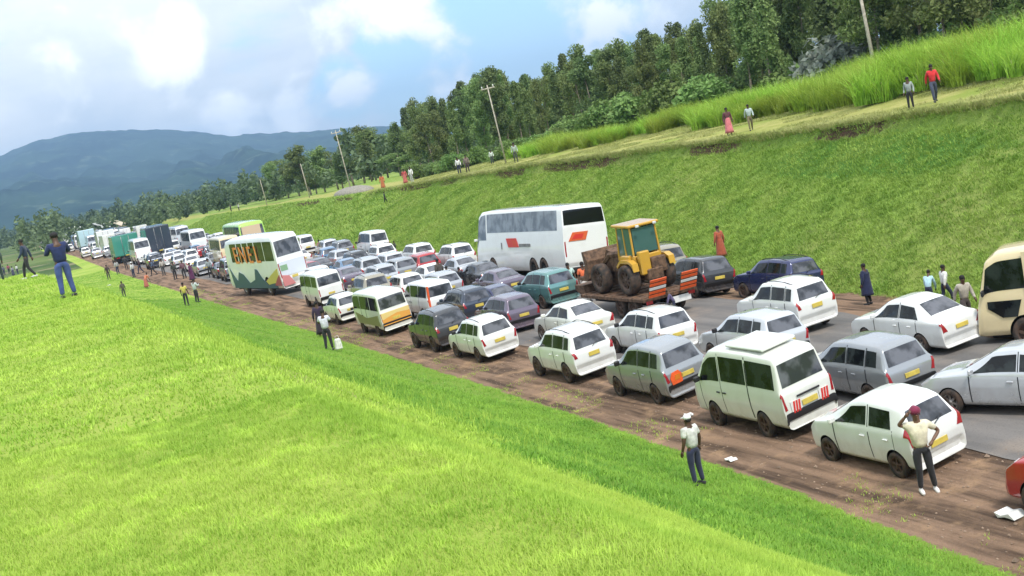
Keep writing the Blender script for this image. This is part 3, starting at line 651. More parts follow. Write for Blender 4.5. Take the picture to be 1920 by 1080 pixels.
T['bus'] = dict(st=[(-2.3, .6, 1.08, 1.14, .42, 0), (-2.40, .8, 1.13, 1.19, .36, 0), (-2.38, 1.75, 1.16, 1.215, .36, 0), (-2.34, 1.92, 1.15, 1.22, .36, 0), (-2.2, 2.95, 1.08, 1.22, .36, .02), (-2.0, 3.12, 1.06, 1.22, .36, .08), (0, 3.16, 1.08, 1.22, .36, .1), (5.4, 3.16, 1.08, 1.22, .36, .1), (6.3, 3.1, 1.07, 1.22, .36, .08), (6.6, 2.9, 1.09, 1.21, .36, .04), (6.9, 1.5, 1.15, 1.20, .36, .02), (6.95, 1.1, 1.14, 1.18, .36, 0), (6.93, .6, 1.1, 1.13, .4, 0)],
    belt=1.72, wheels=[0, 4.4], arch=.56, r=.48, track=2.12, wd=.28, rear=(3.12, 3.93, 5.25, 5.25), wind=(9.06, 9.95, 5.12, 5.12),
    side=[('side_window', [(4.9 + 0, 4.12), (5.75, 4.12), (5.75, 4.86), (5.0, 4.86)]), ('side_window', [(5.8, 4.12), (6.18, 4.12), (6.18, 4.86), (5.8, 4.86)]), ('side_window', [(6.21, 4.12), (6.38, 4.12), (6.38, 4.86), (6.21, 4.86)]), ('side_window', [(6.41, 4.12), (6.58, 4.12), (6.58, 4.86), (6.41, 4.86)]), ('side_window', [(6.61, 4.12), (6.78, 4.12), (6.78, 4.86), (6.61, 4.86)]), ('side_window', [(6.81, 4.12), (7.2, 4.12), (7.2, 4.86), (6.81, 4.86)])],
    tail=[[(1.15, 4.3), (2.0, 4.3), (2.0, 5.15), (1.15, 5.15)]], plate=(-2.42, .9, .5, .13), mirror=9.6, mmat=M_BLACK, rim=M_RIM, spokes=8)
T['coach'] = dict(st=[(-3.05, .6, 1.15, 1.19, .45, 0), (-3.15, .8, 1.2, 1.24, .36, 0), (-3.12, 2.5, 1.22, 1.265, .34, 0), (-3.10, 2.62, 1.21, 1.27, .34, 0), (-3.0, 3.42, 1.15, 1.27, .34, .02), (-2.85, 3.56, 1.14, 1.27, .34, .06), (0, 3.6, 1.15, 1.27, .34, .08), (6.6, 3.6, 1.15, 1.27, .34, .08), (7.9, 3.55, 1.13, 1.27, .34, .06), (8.35, 3.3, 1.14, 1.265, .34, .04), (8.8, 1.7, 1.2, 1.25, .34, .03), (8.95, 1.1, 1.18, 1.22, .34, .0), (8.9, .55, 1.12, 1.16, .4, 0)],
    belt=2.28, wheels=[-.35, .98, 6.6], arch=.58, r=.52, track=2.22, wd=.28, rear=(2.98, 3.95, 5.13, 5.13), rglass=M_BLACKGL, wind=(9.05, 9.96, 5.1, 5.1), glass=M_COACHGLASS,
    side=[('side_window', [(5.15, 4.1), (7.35, 4.1), (7.35, 4.88), (5.15, 4.88)]), ('front_side_window', [(7.5, 3.7), (9.85, 3.7), (9.3, 4.75), (7.5, 4.88)])],
    tail=[[(1.18, 4.3), (1.62, 4.2), (1.62, 5.12), (1.18, 5.12)]], plate=(-3.17, .95, .5, .13), mirror=9.6, rim=M_DARK, spokes=8)
def high_roof(root, B):
    # raised ventilation hatch on the roof and slanted red reflectors low on the tailgate
    MB().mat(P0).box((0, .55, 2.075), (1.12, 1.9, .075), bev=.03).build('roof_hatch', root)
    for k in (-1, 1):
        q = MB().mat(M_REDP)
        for i in range(3): x0 = k * .46 + (i - 1) * .085; q.prism([(x0 - .028, .66), (x0 + .028, .66), (x0 + .075, .92), (x0 + .02, .92)], -1.20, -1.215, 'y')
        q.mat(M_WHITE).prism([(k * .46 - .15, .65), (k * .46 + .16, .65), (k * .46 + .16, .93), (k * .46 - .15, .93)], -1.185, -1.203, 'y'); q.build('striped_reflector', root)
    MB().mat(M_BLACK).box((0, -1.21, 1.0), (.75, .03, .045), bev=.01).build('tailgate_handle', root)
T['hatch_van'] = dict(T['van']); T['hatch_van']['extra'] = high_roof
T['plain_wagon'] = dict(T['wagon']); del T['plain_wagon']['bumper']; T['plain_wagon']['rails'] = (4.9, 7.0)
T['black_spare_suv'] = dict(T['suv'])
def spare(root, B): MB().mat(M_TYRE).lathe([(.001, -.98), (.20, -.99), (.31, -.98), (.34, -.93), (.33, -.86), (.001, -.86)], 20, 'y', (.05, 0, .95)).build('spare_wheel', root)
T['black_spare_suv']['extra'] = spare
PR = {}
for k, D in T.items():
    nm = {'hatchback': 'hatchback_car', 'van': 'passenger_van', 'hatch_van': 'passenger_van', 'wagon': 'estate_car', 'plain_wagon': 'estate_car', 'suv': 'sport_utility_car', 'black_spare_suv': 'sport_utility_car', 'sedan': 'saloon_car', 'minibus': 'minibus', 'bus': 'bus', 'coach': 'coach'}[k]
    PR[k] = make_vehicle(k, nm, D)
ANCH = {k: ((D['rear'][1]), D) for k, D in T.items()}
# ------------------------------------------------------------------ truck, lorry, loader, trailer
def wheels_mb(root, ys, r, track, wd=.28, rim=None): add_wheels(root, ys, r, track, wd, rim or M_RIMD, 6)
def make_truck():
    root = empty('box_truck')
    MB().mat(P0).box((0, 1.6, 2.15), (2.4, 6.4, 2.6), bev=.04).build('cargo_box', root)
    q = MB().mat(P0)
    for x in (-.62, .62): q.box((x, -1.62, 2.15), (1.15, .04, 2.45), bev=.015)
    for x in (-.35, .35): q.mat(M_STEEL).tube([(x, -1.67, 1.0), (x, -1.67, 3.3)], .025, 6)
    q.build('cargo_doors', root)
    MB().mat(M_DARK).box((0, 2.6, .72), (.9, 9.0, .22)).box((0, -1.5, .62), (2.2, .12, .16)).build('chassis', root)
    for x in (-1.0, 1.0): MB().mat(M_RED).box((x, -1.66, .72), (.3, .05, .13)).build('taillight', root)
    c = MB().mat(P0); c.prism([(5.0, .6), (5.0, 2.5), (5.3, 2.75), (6.5, 2.7), (6.95, 1.75), (7.0, .6)], -1.15, 1.15); c.build('cab', root)
    for x in (-1.155, 1.155): MB().mat(M_GLASS).prism([(5.4, 1.75), (5.4, 2.45), (6.4, 2.45), (6.7, 1.75)], x - .01, x + .01).build('side_window', root)
    MB().mat(M_PLATE).box((0, -1.66, .9), (.5, .02, .13)).build('number_plate', root)
    wheels_mb(root, [0, 5.9], .48, 2.0)
    return root
def make_loader():
    """yellow wheel loader, bucket towards +y, standing on z=0"""
    root = empty('wheel_loader')
    add_wheels(root, [0, 2.6], .68, 1.85, .48, M_RIMD, 8)
    MB().mat(M_RUST).box((0, 1.3, .8), (.8, 4.4, .5), bev=.05).build('frame', root)
    b = MB().mat(M_RUST); b.prism([(.95, .95), (.95, 1.85), (2.5, 1.75), (2.75, 1.5), (2.75, .9)], -.5, .5); b.build('engine_hood', root)
    MB().mat(M_BLACK).box((0, 2.78, 1.25), (.8, .05, .5), bev=.02).build('grille', root)
    MB().mat(M_BLACK).tube([(.35, 1.8, 1.8), (.35, 1.8, 2.4)], .05, 8).build('exhaust_pipe', root)
    MB().mat(M_YEL).box((-.38, -.66, 1.35), (.52, .30, 1.05), bev=.05).build('rear_panel', root); MB().mat(M_RUST).box((.3, -.62, 1.15), (.75, .36, .7), bev=.04).build('counterweight', root)
    for x in (-1, 1):
        MB().mat(M_YEL).prism([(-.75, 1.05), (-.7, 1.4), (-.35, 1.55), (.4, 1.55), (.75, 1.3), (.7, 1.2), (.35, 1.43), (-.35, 1.43), (-.6, 1.3)], x * .95 - .10, x * .95 + .20).build('mudguard', root)
        MB().mat(M_RUST).tube([(x * .42, 1.2, 1.75), (x * .45, 2.3, 1.65), (x * .5, 3.6, .85)], [.14, .16, .12], 6, smooth=False).build('loader_arm', root)
        MB().mat(M_YEL).box((x * .72, .25, 1.35), (.2, .75, .75), bev=.05).build('cab_step', root)
    cab = MB().mat(M_YEL)
    for x in (-.68, .68):
        for y0, y1 in ((-.35, -.32), (.3, .3), (1.02, .86)): cab.tube([(x, y0, 1.5), (x * .95, y1, 2.95)], .05, 6, smooth=False)
    cab.box((0, .33, 1.5), (1.4, 1.45, .35), bev=.04); cab.build('cab_frame', root)
    MB().mat(M_YEL).box((0, .3, 3.03), (1.6, 1.62, .13), Matrix.Rotation(rad(2), 3, 'X'), .04).build('cab_roof', root)
    for x in (-.66, .66):
        MB().mat(M_CABGLASS).prism([(-.28, 1.7), (-.25, 2.9), (.26, 2.9), (.26, 1.7)], x - .012, x + .012).build('cab_window', root)
        MB().mat(M_CABGLASS).prism([(.35, 1.7), (.35, 2.9), (.82, 2.9), (.96, 1.7)], x - .012, x + .012).build('cab_window', root)
    MB().mat(M_CABGLASS).prism([(-.6, 1.75), (.6, 1.75), (.58, 2.88), (-.58, 2.88)], -.36, -.33, 'y').build('cab_window', root)
    MB().mat(M_CABGLASS).prism([(-.6, 1.75), (.6, 1.75), (.58, 2.88), (-.58, 2.88)], .92, .95, 'y').build('windshield', root)
    MB().mat(M_BLACK).box((0, .3, 1.85), (.5, .5, .12), bev=.04).box((0, .08, 2.1), (.48, .12, .5), bev=.04).build('seat', root)
    MB().mat(M_RUST).prism([(2.2, 1.0), (2.3, 1.75), (2.9, 1.9), (3.3, 1.3), (2.9, .9)], -.3, .3).build('lift_linkage', root)
    bk = MB().mat(M_RUST); bk.prism([(3.35, .7), (3.3, 1.5), (3.5, 1.95), (3.7, 1.95), (3.6, 1.3), (3.9, .75), (4.4, .75), (4.4, .6), (3.6, .55)], -1.2, 1.2); bk.build('front_bucket', root)
    for x in (-.45, .45): MB().mat(M_LAMP).box((x, -.7, 2.98), (.18, .06, .11), bev=.02).build('work_lamp', root)
    return root
def make_trailer():
    root = empty('low_loader_trailer')
    d = MB().mat(M_RUST); d.box((0, 3.3, .82), (2.6, 5.8, .14), bev=.02)
    for k in range(7): d.box((0, .6 + k * .85, .905), (2.5, .1, .03))
    d.prism([(6.2, .9), (6.4, 1.2), (7.2, 1.2), (7.2, 1.0), (6.5, .7)], -1.0, 1.0); d.build('deck', root)
    MB().mat(M_DARK).box((-.55, 3.3, .62), (.16, 5.6, .28)).box((.55, 3.3, .62), (.16, 5.6, .28)).build('chassis', root)
    for x in (-.78, .78):
        r = MB().mat(M_RUST).box((x, -.02, 1.28), (.80, .08, .80), Matrix.Rotation(rad(28), 3, 'X'), .02)
        for k in range(5):
            q0 = -.40 + k * .17; pts = [(x - .40, q0), (x + .40, q0 - .02), (x + .40, q0 + .10), (x - .40, q0 + .12)]
            r.mat(M_ORANGE if k != 2 else M_WHITE).box((x, -.02 - math.sin(rad(28)) * (q0 + .06) - .05, 1.28 + (q0 + .06) * math.cos(rad(28))), (.80, .03, .11), Matrix.Rotation(rad(28), 3, 'X'))
        r.build('loading_ramp', root)
    for x in (-1.05, 1.05): MB().mat(M_RED).box((x, .36, .72), (.3, .05, .13)).build('taillight', root)
    MB().mat(M_WHITE).box((.55, .37, .58), (.9, .04, .25)).build('rear_board', root)
    add_wheels(root, [1.6, 2.75], .42, 2.15, .3, M_RIMD, 6)
    return root
PR['truck'] = (make_truck(), None); PR['loader'] = (make_loader(), None); PR['trailer'] = (make_trailer(), None)

# ------------------------------------------------------------------ colours
C = dict(white=(.80, .81, .80), offwhite=(.74, .75, .70), cream=(.72, .60, .36), pink=(.72, .66, .60), silver=(.48, .50, .53), lsilver=(.60, .62, .65), grey=(.22, .235, .25), mgrey=(.34, .36, .38), dgrey=(.055, .058, .065), black=(.018, .018, .022), blue=(.03, .04, .12), mblue=(.10, .20, .34),
         teal=(.14, .30, .29), red=(.40, .02, .025), dred=(.13, .02, .03), green=(.05, .26, .20), lgreen=(.36, .62, .10), purple=(.16, .13, .18), navy=(.045, .06, .09), lblue=(.45, .62, .68), gold=(.36, .33, .26))
METAL = {'silver', 'lsilver', 'grey', 'mgrey', 'dgrey', 'navy', 'purple', 'teal', 'gold', 'blue'}
SL, SW, SH = .95, .97, 1.06
ROOF = {'hatchback': 4, 'van': 5, 'hatch_van': 5, 'wagon': 4, 'plain_wagon': 4, 'suv': 4, 'black_spare_suv': 4, 'sedan': 5, 'minibus': 5, 'bus': 5, 'coach': 5}
def road_dir(u): e = 4.; return -math.atan2(float(vL(u + e) - vL(u - e)), 2 * e) * .6
def place(kind, col, anc, px, py, label, cat, group=None, dev=0., roll=0., sc=(1, 1, 1), dirt=None):
    src = PR[kind][0]; o = copy_tree(src); o.name = src.name
    s = (sc[0] * SW, sc[1] * SL, sc[2] * SH)
    if anc == 'RL':
        D = T[kind]; loc = Vector((-D['track'] / 2 - D.get('wd', .2) / 2, 0, 0)); h = 0
    elif anc == 'RT':
        D = T[kind]; q = D['st'][ROOF[kind]]; loc = Vector((0, q[0], q[4] if 0 else q[1])); h = loc.z * s[2]
    elif anc == 'C': loc = Vector((0, 0, 0)); h = 0
    else: loc = Vector(anc); h = loc.z * s[2]
    P = at(px, py, h, True); u, v = UV(P); rz = HEAD + road_dir(u) + rad(dev) if u > 80 else HEAD + rad(dev)
    R = Matrix.Rotation(rz, 4, 'Z'); off = R @ Vector((loc.x * s[0], loc.y * s[1], 0))
    o.location = (P.x - off.x, P.y - off.y, 0); o.location.z = ground(o.location)
    if h: # keep the anchor at its true height over the tyre contact plane
        d = ray(px, py); zz_ = o.location.z + h
        if d.z < -1e-4:
            P = Vector((0, 0, CAM_H)) + d * ((zz_ - CAM_H) / d.z); o.location = (P.x - off.x, P.y - off.y, o.location.z)
    o.rotation_euler = (0, rad(-roll), rz); o.scale = s
    tag(o, label, cat, group)
    if col: swap_mat(o, {P0: paint(C[col], .32 if dirt is None else dirt, .2, .35 if col in METAL else 0)})
    return o
G1 = 'vehicles in the traffic jam'
rows = [
 # nearest rows
 ('hatchback', 'white', 'RL', 1687, 897, 'small white hatchback with a woman standing at its back corner', 'car', 1, 6, (.98, .98, 1.0)),
 ('hatch_van', 'offwhite', 'RL', 1439, 820, 'white passenger van with raised roof hatch and red striped reflectors', 'van', 0, 6.5, (1, .90, 1.05)),
 ('wagon', 'mgrey', 'RL', 1233, 758, 'dusty grey estate car with an orange patch on its tailgate', 'car', 1, 6, (1, .93, 1.07)),
 ('suv', 'white', 'RL', 1066, 719, 'white sport utility car left of the grey estate car at the road edge', 'car', 0, 4, (.98, .98, .98)),
 ('plain_wagon', 'white', 'RL', 898, 681, 'white estate car behind the dark sport utility car at the road edge', 'car', 0, 4, (1, .98, 1.02)),
 ('suv', 'dgrey', 'RL', 815, 661, 'black sport utility car between the white estate and the orange and white minibus', 'car', 0, 4, (1, 1, 1)),
 ('sedan', 'white', 'RL', 1729, 664, 'white saloon car with red tail lamps, empty asphalt behind it', 'car', -1, 3, (.97, .95, 1)),
 ('wagon', 'mgrey', (0, -.58, 1.42), 1690, 644, 'mid grey estate car squeezed between the white van and white saloon', 'car', -1, 3, (1, 1, 1.0)),
 ('suv', 'white', (0, -.62, 1.56), 1519, 531, 'white sport utility car in front of the dark blue car', 'car', -1, 2, (1, .96, 1.0)),
 ('wagon', 'lsilver', (0, -.58, 1.42), 1462, 594, 'silver estate car right beside the white van, right of the small white estate', 'car', 0, 0, (1, 1, 1)),
 ('plain_wagon', 'white', (0, -.58, 1.42), 1257, 586, 'white estate car just behind the orange and white loading ramps', 'car', 0, 0, (1, 1, 1)),
 ('sedan', 'offwhite', (0, .16, 1.39), 1088, 570, 'white saloon car behind the white sport utility car at the road edge', 'car', 0, 0, (1, 1, 1)),
 ('suv', 'blue', (0, -.62, 1.56), 1500, 490, 'dark blue sport utility car parked closest to the bank', 'car', 2, -4, (1, 1, .92)),
 ('wagon', 'dgrey', (0, -.58, 1.42), 1335, 487, 'dark estate car near the bank beside the person in rust red clothes', 'car', 0, -4, (1.08, 1.0, 1.06)),
 ('suv', 'gold', (0, -.62, 1.56), 1252, 465, 'dusty beige sport utility car half hidden behind the yellow loader', 'car', 0, -4, (1, 1, 1.1)),
 ('wagon', 'teal', (0, -.58, 1.42), 1046, 510, 'teal estate car with a black bumper left of the low loader', 'car', 2, 0, (1.05, 1.05, 1.1)),
 ('wagon', 'purple', (0, -.58, 1.42), 972, 558, 'dull purple grey estate car behind the white saloon', 'car', 0, 0, (1, 1, 1)),
 ('suv', 'navy', (0, -.62, 1.56), 890, 545, 'dark sport utility car with pale roof ahead of the white estate', 'car', 0, 0, (1, 1, .95)),
 ('sedan', 'purple', (0, .16, 1.39), 944, 507, 'grey saloon with a bright plate left of the teal estate car', 'car', 0, 0, (1, 1, 1.02)),
 ('sedan', 'dgrey', (0, .16, 1.39), 908, 494, 'dark saloon with a pale boot just below the coach front', 'car', 0, 0, (1, 1, 1)),
 ('minibus', 'offwhite', (0, -1.3, 2.1), 735, 549, 'white minibus with orange and yellow tail panel at the road edge', 'minibus', 0, 5, (.86, .80, .93)),
 ('minibus', 'white', (0, -1.3, 2.1), 615, 513, 'rounded white minibus with dark rear window, second from the painted bus', 'minibus', 0, 3, (.90, .78, .94)),
 ('wagon', 'offwhite', 'RL', 634, 609, 'small dusty cream estate car tucked between the two minibuses', 'car', 0, 3, (.9, .88, 1.0)),
 ('van', 'white', (0, -1.0, 1.82), 822, 533, 'white van with a slim orange corner stripe ahead of the dark car', 'van', 0, 0, (1, .9, .92)),
 ('wagon', 'white', (0, -.58, 1.42), 770, 517, 'white estate car just left of the van with orange corner stripe', 'car', 0, 0, (1, 1, 1)),
 ('suv', 'gold', (0, -.62, 1.56), 703, 519, 'beige sport utility car with rusty red rear glass above the minibus', 'car', 0, 0, (1.05, 1, 1.1)),
 ('sedan', 'purple', (0, .16, 1.39), 652, 503, 'dark grey saloon right of the rounded white minibus', 'car', 0, 0, (1.05, 1.05, 1.05)),
 ('wagon', 'white', (0, -.58, 1.42), 600, 503, 'white estate car hidden behind the rounded white minibus', 'car', 0, 0, (1.05, 1, 1.1)),
 ('sedan', 'dgrey', (0, .16, 1.39), 600, 486, 'dark saloon with a red side right of the painted bus', 'car', 0, 0, (1.05, 1.05, 1.05)),
 ('sedan', 'mblue', (0, .16, 1.39), 652, 487, 'blue grey saloon in the middle lane ahead of the dark grey saloon', 'car', 0, 0, (1.05, 1.05, 1.05)),
 ('suv', 'dgrey', (0, -.62, 1.56), 672, 474, 'dark sport utility car with a pale roof below the blue windowed van', 'car', 0, 0, (1, 1, 1)),
 ('suv', 'silver', (0, -.62, 1.56), 694, 486, 'silver off road car below the white car and the blue windowed van', 'car', 0, 0, (1.05, 1, 1.05)),
 ('van', 'white', (0, -1.0, 1.82), 706, 437, 'tall white van with blue rear glass beside the bank', 'van', 0, -3, (1.1, 1, 1.18)),
 ('suv', 'white', (0, -.62, 1.56), 722, 461, 'white sport utility car right below the blue windowed van', 'car', 0, 0, (1.05, 1, 1)),
 ('wagon', 'lsilver', (0, -.58, 1.42), 738, 477, 'pale silver estate car in the thick of the jam, left of the red estate', 'car', 0, 0, (1.05, 1.05, 1.05)),
 ('suv', 'white', (0, -.62, 1.56), 791, 460, 'white sport utility car by the bank, left of the coach', 'car', 0, -2, (1.05, 1.05, 1)),
 ('wagon', 'red', (0, -.58, 1.42), 800, 478, 'red estate car in the middle of the jam', 'car', 0, 0, (1.05, 1, 1.05)),
 ('wagon', 'mgrey', (0, -.58, 1.42), 758, 487, 'mid grey estate car left of the red estate car', 'car', 0, 0, (1.05, 1, 1.05)),
 ('suv', 'white', (0, -.62, 1.56), 864, 461, 'white sport utility car next to the front of the coach', 'car', 0, -2, (1.05, 1.05, 1.05)),
 ('sedan', 'silver', (0, .16, 1.39), 868, 484, 'silver saloon standing below the front wheel of the coach', 'car', 0, 0, (1, 1, 1)),
 ('suv', 'silver', (0, -.62, 1.56), 722, 500, 'silver sport utility car beside a person in black', 'car', 0, 0, (1, 1, 1)),
 # further back along the left side of the road
 ('wagon', 'silver', (0, -.58, 1.42), 382, 487, 'silver estate car last of the row left of the painted bus', 'car', 0, 2, (1.1, 1, 1.1)),
 ('sedan', 'white', (0, .16, 1.39), 358, 481, 'white saloon in the row left of the painted bus', 'car', 0, 2, (1.1, 1, 1.1)),
 ('wagon', 'lsilver', (0, -.58, 1.42), 336, 478, 'pale silver estate car below the white bus with dark rear glass', 'car', 0, 2, (1.1, 1, 1.1)),
 ('sedan', 'white', (0, .16, 1.39), 316, 475, 'white saloon below the dark box truck', 'car', 0, 2, (1.1, 1, 1.1)),
 ('suv', 'navy', (0, -.62, 1.56), 290, 477, 'dark blue sport utility car below the dark box truck', 'car', 0, 2, (1.2, 1, 1.1)),
 ('wagon', 'navy', (0, -.58, 1.42), 222, 472, 'dark estate car beside the green topped truck', 'car', 0, 2, (1.2, 1, 1.2)),
 ('sedan', 'lsilver', (0, .16, 1.39), 180, 466, 'pale silver saloon at the far end of the dirt verge', 'car', 0, 2, (1.2, 1, 1.3)),
 ('suv', 'silver', (0, -.62, 1.56), 203, 462, 'silver sport utility car below the small white truck', 'car', 0, 2, (1.2, 1, 1.2)),
 ('wagon', 'white', (0, -.58, 1.42), 160, 465, 'white estate car farthest along the verge', 'car', 0, 2, (1.2, 1, 1.3)),
 ('wagon', 'grey', (0, -.58, 1.42), 402, 474, 'dark grey estate car in front of the cream bus', 'car', 0, 2, (1.1, 1, 1.1)),
 ('sedan', 'white', (0, .16, 1.39), 245, 462, 'white saloon in front of the green topped truck', 'car', 0, 2, (1.2, 1, 1.2)),
 ('suv', 'dgrey', (0, -.62, 1.56), 268, 466, 'black sport utility car left of the dark blue one below the box truck', 'car', 0, 2, (1.2, 1, 1.2)),
 ('wagon', 'white', (0, -.58, 1.42), 130, 459, 'white estate car seen past the far end of the knoll', 'car', 0, 2, (1.3, 1, 1.3)),
 ('sedan', 'silver', (0, .16, 1.39), 106, 458, 'silver saloon seen past the far end of the knoll', 'car', 0, 2, (1.3, 1, 1.3)),
 ('wagon', 'white', (0, -.58, 1.42), 82, 457, 'white estate car beside the knee of the person in blue jeans', 'car', 0, 2, (1.3, 1, 1.3)),
 ('suv', 'white', (0, -.62, 1.56), 350, 452, 'white sport utility car beside the white bus with a dark rear window', 'car', 0, 0, (1.1, 1, 1.1)),
 ('sedan', 'red', (0, .16, 1.39), 583, 492, 'dull red saloon right of the tail of the painted bus', 'car', 0, 0, (1, 1, 1)),
 ('wagon', 'silver', (0, -.58, 1.42), 640, 471, 'silver estate car near the bank left of the pale roofed dark car', 'car', 0, -2, (1, 1, 1)),
 ('sedan', 'white', (0, .16, 1.39), 812, 497, 'white saloon below the red estate car', 'car', 0, 0, (1, 1, 1)),
 ('wagon', 'silver', (0, -.58, 1.42), 838, 514, 'silver estate car left of the dark sport utility car with pale roof', 'car', 0, 0, (1, 1, 1)),
 ('sedan', 'blue', (0, .16, 1.39), 935, 538, 'deep blue saloon hidden between the purple grey cars', 'car', 0, 0, (.95, .95, .95)),
 ('van', 'lblue', (0, -1.0, 1.82), 66, 440, 'pale blue van far along the road near the left edge', 'van', 0, 0, (1.4, 1, 1.3)),
 ('sedan', 'white', (0, .16, 1.39), 562, 470, 'white saloon seen between the painted bus and people on the verge', 'car', 0, 0, (1, 1, 1)),
]
OB = []
for r in rows:
    kind, col, anc, px, py, lab, cat, dev, roll = r[:9]; OB.append(place(kind, col, anc, px, py, lab, cat, G1, dev, roll, r[9]))
# silver saloon leaving the frame on the right, turned across the lane
o = place('sedan', 'lsilver', (-.85, 2.68, 0), 1785, 779, 'silver saloon cut by the right edge, seen side on', 'car', G1, dev=20, sc=(1, 1.0, 1.0)); OB.append(o)
# cream coaster bus at the right edge
BUSC = place('minibus', 'cream', (-.95, 4.2, 0), 1858, 648, 'cream minibus at the right edge, seen from its side', 'minibus', G1, dev=34, sc=(1.0, 1.05, 1.2)); OB.append(BUSC)
q = MB().mat(M_GLASS).prism([(3.2, 1.16), (4.12, 1.16), (4.12, 1.0), (3.75, .78), (3.35, .78)], -1.0, -.965); q.build('lower_door_window', BUSC)
q = MB().mat(paint(C['cream'], .32, .2)).box((-.955, 2.98, 1.72), (.10, .13, 1.0)); q.build('door_pillar', BUSC)
# red car just entering at the lower right
place('hatchback', 'red', (-.8, 2.37, 0), 1946, 972, 'red car of which only the nose shows at the right edge', 'car', G1, dev=10)
# coach
COACH = place('coach', 'white', (0, -2.95, 3.45), 1078, 390, 'tall white coach with red emblems standing by the bank', 'coach', 'coaches and buses in the jam', dev=3, roll=-6, sc=(1.18, .97, 1.06))
PBUS = place('bus', 'white', (0, -2.2, 2.95), 537, 444, 'painted bus with orange letters in its side windows', 'bus', 'coaches and buses in the jam', dev=9, roll=3, sc=(.97, 1.24, 1.34))
GB = place('bus', 'lgreen', (0, -2.2, 2.95), 470, 421, 'lime green and beige bus behind the painted bus', 'bus', 'coaches and buses in the jam', sc=(1.3, 1.2, 1.3))
CB = place('bus', 'cream', (0, -2.2, 2.95), 428, 447, 'dusty cream bus just ahead of the painted bus', 'bus', 'coaches and buses in the jam', sc=(1.0, .8, 1.0))
WB = place('bus', 'white', (0, -2.2, 2.95), 368, 434, 'white bus with a dark rear window ahead of the cream bus', 'bus', 'coaches and buses in the jam', sc=(1.05, 1, 1.05))
FB = place('bus', 'dred', (0, -2.2, 2.95), 92, 434, 'distant maroon and white bus beyond the grass knoll', 'bus', 'coaches and buses in the jam', dev=25, sc=(1.5, 1.3, 1.4))
G3 = 'trucks far along the road'
for col, px, py, lab, s_ in [('navy', 293, 424, 'dark blue grey box truck left of the white bus', (1.5, 1, 1.35)), ('offwhite', 330, 424, 'cream box truck between the dark truck and the white bus', (1.1, 1, 1.0)),
                             ('green', 232, 440, 'green topped truck with a pale side', (1.7, 1, 1.2)), ('white', 196, 432, 'small white truck left of the green truck', (1.5, 1, 1.3)), ('lblue', 160, 431, 'pale blue truck left of the small white truck', (1.6, 1, 1.4)), ('white', 134, 426, 'white truck farthest left behind the man in blue', (1.5, 1, 1.5))]:
    place('truck', col, (0, -1.6, 3.45), px, py, lab, 'truck', G3, sc=s_)
# details that belong to single vehicles --------------------------------
def part_on(o, mb, name): return mb.build(name, o)
grey_estate = OB[2]
q = MB().mat(M_ORANGE).prism([(-.60, .56), (-.24, .57), (-.18, .74), (-.30, .90), (-.54, .88), (-.64, .74)], -.875, -.895, 'y').mat(M_AMB).prism([(-.5, .66), (-.30, .66), (-.28, .80), (-.46, .80)], -.893, -.903, 'y'); part_on(grey_estate, q, 'orange_sticker')
# luggage rack lines and coach emblems
def emblem(o, side=True):
    q = MB().mat(M_REDP)
    if side:
        q.prism([(2.6, 1.62), (2.9, 2.1), (4.3, 2.1), (4.05, 1.62)], -1.285, -1.27); q.mat(plain('orange_red', (.62, .07, .03), .5)).prism([(2.75, 1.68), (2.95, 1.98), (3.5, 1.98), (3.3, 1.68)], -1.29, -1.285)
        q.mat(M_STEEL).box((-1.28, 2.0 - .2, 1.72), (.02, 1.5, .16)); q.mat(M_STEEL).box((-1.28, 5.0, 1.7), (.02, .12, .35))
    return part_on(o, q, 'side_emblem')
emblem(COACH)
q = MB().mat(plain('deep_orange', (.66, .12, .035), .5)).prism([(-.98, 1.84), (-.72, 2.26), (.15, 2.26), (-.02, 1.84)], -3.14, -3.165, 'y'); q.mat(M_REDP).prism([(-.8, 1.93), (-.6, 2.16), (-.1, 2.16), (-.22, 1.93)], -3.163, -3.175, 'y'); part_on(COACH, q, 'rear_emblem')
q = MB().mat(M_BLACK).box((0, -3.17, .45), (2.1, .06, .2), bev=.02); part_on(COACH, q, 'rear_bumper')
# painted bus: letters in the windows, painted skirt, painted tail
mats_ = [plain('letter_orange', (.80, .26, .05), .5)]
LETTERS = ['E', 'N', 'E', 'L']
for i, ch in enumerate(LETTERS):
    cu = bpy.data.curves.new('letter', 'FONT'); cu.body = ch; cu.size = 1.35; cu.extrude = .012; cu.align_x = 'CENTER'; to = bpy.data.objects.new('letter', cu); COL.objects.link(to)
    bpy.context.view_layer.update(); me = bpy.data.meshes.new_from_object(to.evaluated_get(bpy.context.evaluated_depsgraph_get())); bpy.data.objects.remove(to)
    l_ = link('window_letter', me, mats_, PBUS); l_.rotation_euler = (rad(90), 0, rad(-90)); l_.scale = (1.25, 1, 1); l_.location = (-1.235, 4.5 - i * 1.3, 1.84)
def painted(o, name, col, polys, x=-1.232):
    m_ = plain(name + '_paint', col, .4); q = MB().mat(m_)
    for p in polys: q.prism(p, x - .006, x + .03)
    return part_on(o, q, name)
painted(PBUS, 'dark_skirt_pattern', (.04, .09, .13), [[(6.2, .42), (-1.6, .42), (-1.2, .7), (0, .62), (.7, .95), (1.3, 1.45), (1.7, 1.5), (2.1, .9), (3.2, .7), (4.0, 1.2), (4.8, 1.35), (5.4, .8), (6.4, 1.6)]])
painted(PBUS, 'yellow_swoosh', (.58, .52, .12), [[(-2.15, 1.5), (-.9, 1.15), (.2, .8), (-.2, .6), (-1.5, .72), (-2.1, .95)]])
painted(PBUS, 'red_swoosh', (.38, .07, .10), [[(-2.25, .55), (-2.25, 1.15), (-1.8, .95), (-1.2, .58)]], -1.24)
